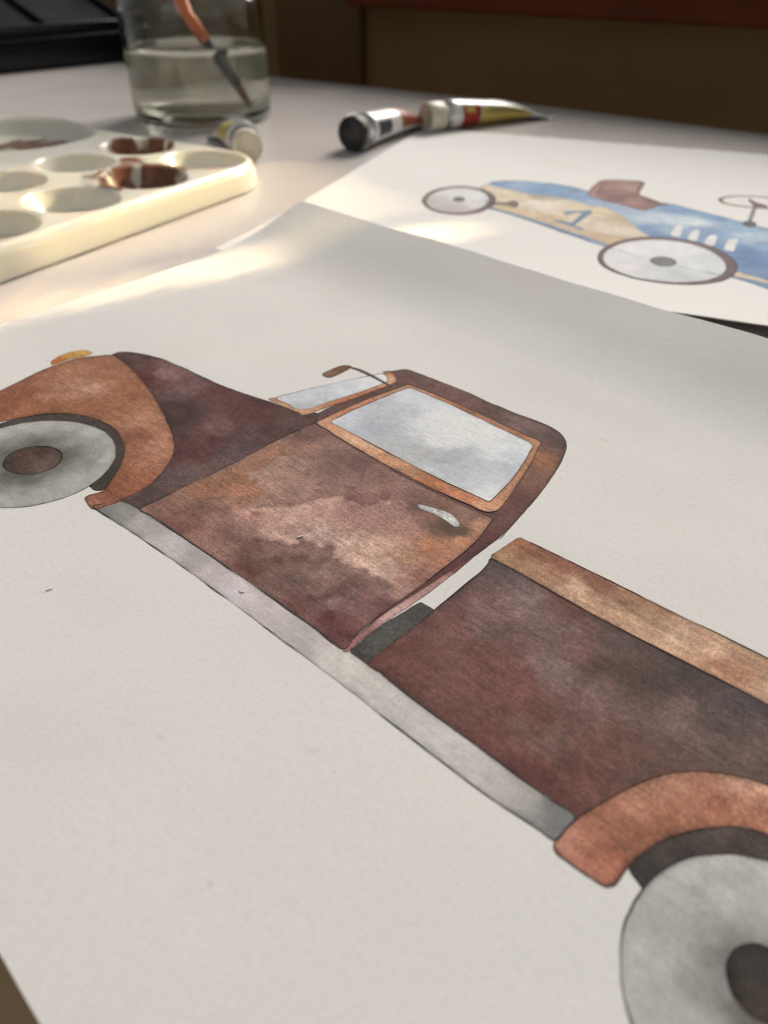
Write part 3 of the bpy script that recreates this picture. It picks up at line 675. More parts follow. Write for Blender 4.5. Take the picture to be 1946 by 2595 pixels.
TRUCK_PIGMENT = {
 'front_fender': [(-176.8,70.1,182,134,110),(-180.4,63.9,172,118,90),(-183.7,55.2,146,88,56),(-190.1,53.1,140,84,56),(-187.7,80.1,150,98,70),(-177.6,79.0,158,102,72),(-160.7,71.8,152,98,66),(-149.6,71.0,176,122,90),(-139.3,69.2,172,118,90),(-133.4,62.9,166,108,78),(-131.2,56.8,150,90,60),(-130.4,49.8,134,74,50),(-130.9,46.6,150,96,74),(-174.7,58.5,150,92,58),(-167.7,65.2,156,96,62),(-182.8,40.4,150,92,62),(-166.6,79.3,148,92,62),(-145.7,66.5,138,84,56)],
 'hood': [(-182.3,87.7,78,54,52),(-167.4,89.2,112,84,84),(-168.8,85.3,82,38,34),(-155.8,88.7,100,72,72),(-146.6,92.9,84,48,46),(-135.1,94.4,78,42,40),(-145.6,80.5,66,44,42),(-136.0,83.3,100,70,68),(-132.3,76.7,88,54,52),(-128.7,86.4,84,58,56),(-131.0,71.5,84,46,46),(-125.5,65.3,92,72,70),(-122.8,55.3,72,56,54),(-122.8,79.0,86,66,66),(-123.3,96.7,80,56,54),(-147.0,76.9,66,46,42),(-129.2,92.6,82,48,46)],
 'cab': [(-120.5,101.6,92,68,66),(-119.4,114.4,88,58,50),(-117.3,131.9,98,66,60),(-101.1,132.5,104,72,66),(-90.6,131.4,86,58,52),(-82.4,132.7,112,84,80),(-74.6,133.9,96,72,68),(-70.0,131.2,88,62,56),(-69.6,124.9,132,86,56),(-66.2,117.6,112,76,62),(-64.8,108.3,88,52,46),(-63.9,100.1,92,58,54),(-63.0,94.3,84,46,44),(-62.4,85.4,88,48,48)],
 'mauve_strip': [(-62.3,57.3,150,102,100),(-62.4,68.4,184,148,142),(-61.9,78.9,172,130,122),(-61.2,85.1,128,76,72)],
 'door': [(-118.8,57.8,132,94,80),(-118.7,66.4,150,102,76),(-117.6,71.4,156,110,82),(-112.4,70.8,150,102,78),(-111.9,60.8,122,84,72),(-107.7,64.1,124,88,76),(-109.9,55.7,120,76,66),(-101.5,61.0,112,80,72),(-102.2,68.7,142,92,74),(-112.4,77.7,160,124,106),(-109.9,84.6,150,116,100),(-103.0,78.7,140,108,96),(-105.5,74.2,150,112,98),(-102.1,89.2,128,96,86),(-97.8,94.6,112,80,74),(-96.8,84.2,138,104,92),(-95.5,72.2,192,154,136),(-93.3,67.5,176,136,118),(-93.9,76.3,186,146,128),(-87.8,68.8,140,96,84),(-87.9,73.9,196,164,150),(-86.8,81.4,164,118,106),(-81.1,75.1,198,160,138),(-75.3,74.4,194,156,130),(-76.2,79.6,196,154,132),(-94.4,61.3,112,78,70),(-88.3,62.1,104,74,66),(-85.1,65.2,110,80,72),(-81.6,67.3,116,88,80),(-90.5,56.4,104,66,58),(-81.2,60.0,114,88,80),(-78.2,65.8,136,108,100),(-73.5,68.5,128,94,90),(-72.2,61.4,150,118,112),(-69.2,64.3,118,84,82),(-69.4,58.8,92,44,44),(-75.9,57.3,104,64,58),(-65.8,57.3,92,50,50),(-68.0,67.1,124,84,82),(-104.3,93.1,124,94,84),(-92.2,93.8,118,86,76),(-117.0,95.1,112,80,72),(-82.7,90.1,138,102,92),(-87.4,85.9,140,104,94),(-75.1,94.3,120,80,66),(-66.1,89.9,176,118,82),(-65.8,95.9,176,124,92),(-69.3,84.5,170,112,76),(-77.8,85.0,160,116,100),(-69.9,79.4,184,138,108),(-65.3,82.8,166,112,84),(-77.0,76.0,198,162,140),(-67.3,73.7,160,116,100),(-65.6,77.4,140,92,80),(-65.1,67.1,106,66,66),(-69.3,97.7,124,92,80),(-71.1,91.5,92,66,54),(-68.2,91.5,96,70,58),(-80.3,92.3,98,70,62),(-93.3,66.4,204,168,150),(-92.7,65.0,128,96,88),(-91.8,67.0,204,168,150),(-91.3,65.6,128,96,88),(-90.7,67.5,204,168,150),(-89.8,66.3,128,96,88),(-89.6,68.2,204,168,150),(-88.8,67.0,128,96,88),(-89.5,68.5,204,168,150),(-88.1,68.8,128,96,88),(-88.7,70.3,204,168,150),(-88.2,68.8,128,96,88),(-87.6,70.6,204,168,150),(-87.2,69.2,128,96,88),(-86.1,70.6,204,168,150),(-86.5,69.2,128,96,88),(-85.0,70.3,204,168,150),(-85.4,68.8,128,96,88),(-85.3,70.1,204,168,150),(-83.8,70.0,128,96,88),(-85.2,71.5,204,168,150),(-83.7,71.4,128,96,88),(-83.2,72.2,204,168,150),(-84.0,70.9,128,96,88),(-81.9,71.6,204,168,150),(-82.3,70.2,128,96,88),(-80.6,71.3,204,168,150),(-81.0,69.8,128,96,88),(-80.4,71.2,204,168,150),(-79.3,70.2,128,96,88),(-78.5,70.8,204,168,150),(-79.8,70.0,128,96,88),(-78.4,70.7,204,168,150),(-77.8,69.3,128,96,88),(-77.0,71.3,204,168,150),(-76.4,70.0,128,96,88),(-75.5,71.8,204,168,150),(-75.2,70.4,128,96,88),(-74.1,72.1,204,168,150),(-73.8,70.6,128,96,88),(-72.5,72.3,204,168,150),(-72.5,70.8,128,96,88),(-70.9,72.3,204,168,150),(-70.9,70.8,128,96,88),(-69.7,72.5,204,168,150),(-69.3,71.1,128,96,88),(-68.4,72.9,204,168,150),(-68.0,71.4,128,96,88),(-105.7,68.5,140,104,92),(-104.5,67.6,190,150,134),(-105.0,69.4,140,104,92),(-103.8,68.5,190,150,134),(-104.2,70.4,140,104,92),(-103.1,69.4,190,150,134),(-103.4,71.5,140,104,92),(-102.2,70.5,190,150,134),(-102.4,72.7,140,104,92),(-101.2,71.8,190,150,134),(-101.1,73.9,140,104,92),(-100.3,72.6,190,150,134),(-100.0,74.6,140,104,92),(-99.2,73.4,190,150,134),(-99.4,75.2,140,104,92),(-98.1,74.5,190,150,134),(-98.9,76.2,140,104,92),(-97.6,75.5,190,150,134),(-98.5,77.2,140,104,92),(-97.1,76.6,190,150,134),(-98.0,78.3,140,104,92),(-96.6,77.7,190,150,134),(-97.5,79.4,140,104,92),(-96.1,78.9,190,150,134),(-97.0,80.6,140,104,92),(-95.6,80.0,190,150,134),(-96.4,81.9,140,104,92),(-95.1,81.2,190,150,134),(-95.8,83.1,140,104,92),(-94.5,82.4,190,150,134),(-94.6,84.3,140,104,92),(-93.9,83.0,190,150,134),(-93.4,84.9,140,104,92),(-92.7,83.5,190,150,134),(-113.3,85.1,162,126,110),(-114.8,85.1,148,100,76),(-113.3,83.7,162,126,110),(-114.8,83.8,148,100,76),(-113.3,82.4,162,126,110),(-114.8,82.4,148,100,76),(-113.4,81.1,162,126,110),(-114.9,81.1,148,100,76),(-113.4,79.8,162,126,110),(-114.9,79.9,148,100,76),(-113.5,78.7,162,126,110),(-115.0,78.7,148,100,76),(-113.5,77.5,162,126,110),(-115.0,77.6,148,100,76),(-113.6,76.4,162,126,110),(-115.1,76.4,148,100,76),(-113.5,76.4,162,126,110),(-114.0,74.9,148,100,76),(-112.4,76.0,162,126,110),(-112.9,74.6,148,100,76),(-111.3,75.6,162,126,110),(-111.7,74.2,148,100,76),(-110.1,75.3,162,126,110),(-110.6,73.8,148,100,76),(-109.0,75.1,162,126,110),(-109.1,73.6,148,100,76),(-107.6,75.1,162,126,110),(-107.6,73.6,148,100,76),(-106.0,73.6,162,126,110),(-107.5,73.4,148,100,76),(-105.8,72.1,162,126,110),(-107.3,71.9,148,100,76),(-105.5,70.9,162,126,110),(-107.0,70.4,148,100,76),(-105.2,69.8,162,126,110),(-106.6,69.3,148,100,76),(-104.9,68.7,162,126,110),(-106.3,68.3,148,100,76),(-78.3,60.2,124,96,88),(-77.9,58.8,106,70,66),(-77.1,60.5,124,96,88),(-76.7,59.1,106,70,66),(-76.0,60.9,124,96,88),(-75.6,59.4,106,70,66),(-75.6,61.3,124,96,88),(-74.2,60.8,106,70,66),(-75.4,62.4,124,96,88),(-73.9,62.3,106,70,66),(-75.3,63.6,124,96,88),(-73.8,63.5,106,70,66),(-75.2,64.8,124,96,88),(-73.7,64.7,106,70,66),(-75.2,66.0,124,96,88),(-73.7,65.9,106,70,66),(-75.1,67.2,124,96,88),(-73.6,67.0,106,70,66),(-74.9,68.3,124,96,88),(-73.5,68.1,106,70,66),(-74.8,69.3,124,96,88),(-73.3,69.2,106,70,66),(-92.2,85.0,118,80,74),(-92.2,83.5,164,122,110),(-90.9,85.0,118,80,74),(-90.8,83.5,164,122,110),(-89.5,85.1,118,80,74),(-89.5,83.6,164,122,110),(-88.6,85.3,118,80,74),(-87.8,84.0,164,122,110),(-87.5,86.0,118,80,74),(-86.7,84.7,164,122,110),(-87.0,86.5,118,80,74),(-85.6,86.0,164,122,110),(-86.5,87.6,118,80,74),(-85.2,87.1,164,122,110),(-86.1,88.7,118,80,74),(-84.7,88.1,164,122,110)],
 'running_board': [(-125.6,47.1,120,116,110),(-122.8,49.0,140,134,128),(-116.6,50.6,172,162,156),(-106.1,50.0,190,178,174),(-94.7,50.7,186,172,168),(-86.5,52.5,196,184,182),(-79.2,52.1,188,174,170),(-69.0,51.4,176,166,160),(-58.3,52.0,196,186,178),(-62.2,53.0,200,190,182),(-34.1,54.0,188,182,174),(-33.9,53.7,196,190,182),(-28.5,53.2,176,168,160),(-24.1,53.6,164,158,150),(-20.5,54.0,116,114,112),(-18.4,53.5,104,102,98),(-98.4,50.7,166,156,148)],
 'exhaust': [(-60.2,56.2,66,62,58),(-59.7,63.0,80,76,70),(-59.8,70.9,70,66,60)],
 'bed': [(-54.8,89.4,90,74,74),(-47.6,85.1,124,100,98),(-52.5,77.6,128,98,94),(-54.8,74.3,108,70,66),(-47.7,76.2,112,86,84),(-37.5,70.2,112,68,62),(-45.4,71.7,104,64,58),(-35.1,76.0,126,104,100),(-39.6,83.7,112,88,84),(-39.6,90.6,98,64,58),(-29.8,82.9,90,66,58),(-25.0,85.8,84,64,56),(-19.5,84.5,72,58,50),(-26.6,76.5,122,94,90),(-33.5,82.7,108,76,72),(-37.7,65.5,108,66,60),(-31.4,66.3,92,58,50),(-32.4,63.0,106,80,72),(-16.0,80.7,118,92,88),(-21.0,78.4,100,78,70),(-22.6,62.9,96,56,50),(-26.4,63.9,112,86,78),(-20.7,69.8,100,68,60),(-8.0,85.1,80,66,62),(-11.5,80.5,110,88,84),(-6.0,80.6,102,80,72),(-13.7,73.4,96,66,58),(-12.7,86.1,76,64,60),(-19.2,90.1,68,58,56),(-10.1,89.9,74,64,64),(-34.0,58.3,98,58,52),(-27.4,58.3,92,50,46),(-20.2,56.9,92,56,48),(-19.0,61.9,100,66,58),(-14.0,74.0,104,80,74),(-6.2,81.2,88,72,66),(1.1,89.3,84,70,66),(-55.1,60.6,104,62,54),(-55.2,71.2,112,72,66),(-54.4,78.5,106,72,68),(-29.1,89.9,80,66,62)],
 'rail': [(-57.3,96.2,162,104,68),(-56.8,93.1,184,142,106),(-53.2,97.7,140,88,66),(-52.4,93.6,180,140,108),(-47.3,98.3,138,86,66),(-40.9,97.5,128,80,62),(-41.6,93.7,198,164,134),(-35.8,95.3,184,148,116),(-34.1,98.7,160,116,88),(-28.9,95.8,180,144,112),(-24.6,96.8,208,174,144),(-27.1,100.3,150,108,84),(-20.8,99.8,180,142,114),(-16.8,98.1,196,162,132),(-15.1,94.4,168,120,88),(-20.1,95.0,190,152,122),(-12.5,98.9,178,140,110),(-9.3,94.8,192,156,126),(-12.6,95.7,164,116,86),(1.2,96.7,184,148,118)],
 'rear_fender': [(-11.9,69.9,192,134,104),(-4.0,76.2,206,152,122),(-6.6,70.3,184,120,90),(-4.9,69.4,168,100,72),(-12.8,63.7,196,132,102),(-13.9,58.2,166,104,74),(-16.0,54.7,184,118,90),(-11.7,54.4,148,86,58),(-14.1,53.1,162,98,68),(-10.7,59.8,156,94,66),(-11.1,51.7,184,112,86),(-17.1,51.6,196,130,108),(-0.5,73.9,166,104,76),(5.1,78.4,190,130,100),(-9.5,65.3,160,96,66)],
 'front_arch': [(-169.4,58.4,70,62,56),(-152.7,64.5,64,56,50),(-140.8,60.1,70,60,54),(-135.1,50.6,60,52,46)],
 'rear_arch': [(-8.7,56.3,48,46,46),(-7.1,60.5,68,62,56),(-2.9,67.7,88,78,68),(-0.4,67.7,62,52,48),(2.1,70.7,76,68,60),(-4.1,62.1,54,48,46)],
 'front_wheel': [(-147.7,46.1,98,94,87),(-149.7,49.9,81,77,70),(-152.1,51.4,92,88,81),(-156.5,51.6,98,94,87),(-158.2,50.9,94,90,83),(-160.7,48.3,73,69,62),(-161.4,43.4,80,76,69),(-160.1,40.6,99,95,88),(-157.6,38.6,95,91,84),(-153.5,38.0,74,70,63),(-150.1,39.5,78,74,67),(-148.1,42.2,74,70,63),(-145.8,45.7,125,121,114),(-147.9,50.6,108,104,97),(-150.6,52.7,102,98,91),(-156.7,53.5,117,113,106),(-159.7,52.1,118,114,107),(-162.7,48.3,115,111,104),(-163.4,44.8,124,120,113),(-161.1,39.0,101,97,90),(-156.9,36.4,121,117,110),(-153.6,36.2,125,121,114),(-149.2,37.9,106,102,95),(-146.3,41.9,102,98,91),(-143.1,45.0,152,148,141),(-144.8,51.0,141,137,130),(-149.4,55.1,135,131,124),(-152.9,56.3,147,143,136),(-159.1,55.5,131,127,120),(-163.1,52.7,149,145,138),(-165.8,47.5,131,127,120),(-166.0,43.5,136,132,125),(-163.7,37.9,132,128,121),(-159.6,34.5,149,145,138),(-155.8,33.5,135,131,124),(-150.0,34.4,143,139,132),(-146.4,36.9,141,137,130),(-143.5,41.9,135,131,124),(-140.6,47.7,172,168,161),(-141.9,51.4,159,155,148),(-146.6,56.8,151,147,140),(-150.5,58.6,152,148,141),(-155.6,59.2,175,171,164),(-161.1,57.7,171,167,160),(-166.2,53.2,167,163,156),(-167.8,50.3,163,159,152),(-168.8,43.3,170,166,159),(-167.5,38.8,153,149,142),(-164.5,34.6,152,148,141),(-159.5,31.5,169,165,158),(-154.3,30.6,169,165,158),(-146.9,32.9,174,170,163),(-144.1,35.2,168,164,157),(-140.7,41.6,162,158,151),(-137.6,46.2,162,158,151),(-139.0,51.6,177,173,166),(-143.4,57.7,172,168,161),(-148.7,60.8,169,165,158),(-154.3,61.9,173,169,162),(-160.6,60.8,170,166,159),(-165.0,58.4,166,162,155),(-168.8,54.2,170,166,159),(-170.8,50.1,170,166,159),(-171.6,44.2,173,169,162),(-169.4,36.6,165,161,154),(-166.3,32.6,169,165,158),(-161.5,29.4,185,181,174),(-154.3,27.9,173,169,162),(-150.7,28.4,181,177,170),(-144.7,31.1,183,179,172),(-140.4,35.6,161,157,150),(-138.0,41.2,162,158,151)],
 'front_hub': [(-156.5,44.9,86,62,52),(-151.4,45.6,104,84,78),(-157.1,41.1,58,44,40),(-152.4,48.8,90,72,64),(-157.8,46.9,72,54,46),(-152.3,41.6,76,58,52)],
 'rear_wheel': [(14.0,54.5,93,89,82),(13.2,55.8,78,74,67),(9.9,57.5,88,84,77),(7.3,56.8,77,73,66),(5.8,55.3,93,89,82),(5.1,52.5,78,74,67),(6.7,49.4,82,78,71),(8.6,48.4,80,76,69),(11.7,48.8,70,66,59),(13.6,50.4,91,87,80),(15.9,54.5,118,114,107),(15.0,56.6,126,122,115),(11.1,59.1,120,116,109),(9.7,59.3,135,131,124),(5.0,57.3,131,127,120),(4.0,55.8,113,109,102),(3.3,52.8,125,121,114),(4.3,49.4,130,126,119),(8.1,46.7,114,110,103),(10.8,46.6,130,126,119),(13.8,48.0,129,125,118),(15.3,49.8,128,124,117),(18.0,53.4,172,168,161),(16.5,57.7,157,153,146),(14.4,59.7,165,161,154),(10.7,61.1,172,168,161),(7.4,60.9,167,163,156),(4.2,59.1,163,159,152),(1.9,55.8,175,171,164),(1.5,51.4,175,171,164),(2.3,49.1,158,154,147),(5.7,45.6,165,161,154),(9.9,44.6,159,155,148),(13.3,45.4,176,172,165),(15.2,46.7,158,154,147),(17.5,50.2,162,158,151),(20.5,55.2,176,172,165),(18.7,59.2,177,173,166),(15.7,62.1,172,168,161),(12.5,63.5,171,167,160),(7.5,63.7,190,186,179),(3.9,62.3,168,164,157),(1.8,60.6,189,185,178),(-1.0,55.3,178,174,167),(-1.2,51.6,169,165,158),(-0.4,48.5,190,186,179),(3.0,44.2,181,177,170),(6.9,42.3,176,172,165),(10.6,41.9,175,171,164),(14.0,42.8,183,179,172),(18.0,45.7,188,184,177),(20.3,50.0,191,187,180),(23.7,53.3,172,168,161),(21.9,59.7,182,178,171),(17.9,64.3,161,157,150),(12.1,66.7,161,157,150),(9.2,66.9,168,164,157),(1.7,64.4,165,161,154),(-1.0,61.9,165,161,154),(-4.1,55.2,180,176,169),(-4.2,51.6,161,157,150),(-2.4,45.9,181,177,170),(0.4,42.4,167,163,156),(4.7,39.8,169,165,158),(12.7,39.2,163,159,152),(15.1,40.0,163,159,152),(19.8,43.2,167,163,156),(23.2,49.1,176,172,165),(25.9,55.4,180,176,169),(25.3,58.0,195,191,184),(21.8,64.0,198,194,187),(18.6,66.7,188,184,177),(12.4,69.1,188,184,177),(6.9,69.1,196,192,185),(4.1,68.3,191,187,180),(-1.1,65.3,183,179,172),(-4.8,60.6,189,185,178),(-6.6,55.0,184,180,173),(-6.6,50.9,176,172,165),(-5.3,46.3,190,186,179),(-2.3,41.7,192,188,181),(1.8,38.5,193,189,182),(6.5,36.8,191,187,180),(12.6,36.8,178,174,167),(16.6,38.0,188,184,177),(19.6,39.8,197,193,186),(24.5,45.7,191,187,180),(25.6,49.0,198,194,187)],
 'rear_hub': [(5.6,51.3,40,40,40),(5.9,55.6,62,58,54),(8.6,51.7,76,64,52),(7.8,54.7,54,52,52)],
 'window_frame': [(-117.7,100.4,196,142,104),(-118.4,109.9,186,122,82),(-114.5,127.3,184,132,96),(-98.6,129.4,176,112,74),(-82.6,128.9,172,116,84),(-73.7,127.7,190,130,92),(-68.6,113.5,188,132,94),(-67.8,101.8,200,146,108),(-74.6,100.2,190,120,80),(-91.4,99.5,192,140,102),(-107.3,99.2,206,160,124),(-82.1,99.1,180,112,72)],
 'window_glass': [(-114.4,104.0,190,196,208),(-112.2,114.3,176,178,186),(-107.8,107.0,160,170,192),(-109.4,103.2,174,182,200),(-111.0,123.5,196,200,206),(-106.4,117.0,170,178,196),(-100.2,103.4,182,178,174),(-99.8,119.3,212,212,210),(-92.7,114.9,216,214,210),(-88.6,121.0,214,214,212),(-91.8,106.7,176,172,168),(-85.7,110.1,160,164,176),(-80.5,107.5,178,180,190),(-80.2,121.8,208,212,214),(-75.6,121.6,188,196,206),(-74.5,114.1,172,180,198),(-75.0,107.5,188,190,196),(-70.3,105.1,208,208,206),(-75.3,125.2,204,208,208),(-86.0,103.5,190,190,190)],
 'windshield_frame': [(-133.5,99.5,184,134,98),(-124.2,100.8,200,150,114),(-121.3,112.7,170,106,70),(-119.5,121.9,182,120,84),(-119.9,128.1,202,154,116),(-122.8,129.2,160,104,70)],
 'windshield_glass': [(-131.6,103.2,192,194,196),(-127.8,108.1,178,184,194),(-125.0,116.2,190,196,206),(-123.7,123.1,208,208,208),(-122.1,126.1,212,216,220),(-126.7,102.4,172,172,172)],
 'mirror': [(-134.9,118.2,120,88,64),(-133.7,123.1,104,70,48)],
 'mirror_arm': [(-130.9,125.7,84,74,66),(-119.8,125.2,90,84,80)],
 'door_handle': [(-78.5,93.0,206,200,196),(-74.9,94.0,176,172,168),(-70.0,93.3,208,204,200)],
 'headlight': [(-197.1,71.8,186,112,50),(-197.1,77.1,200,150,70),(-196.0,80.0,186,158,92),(-194.4,80.9,206,150,70)],
}
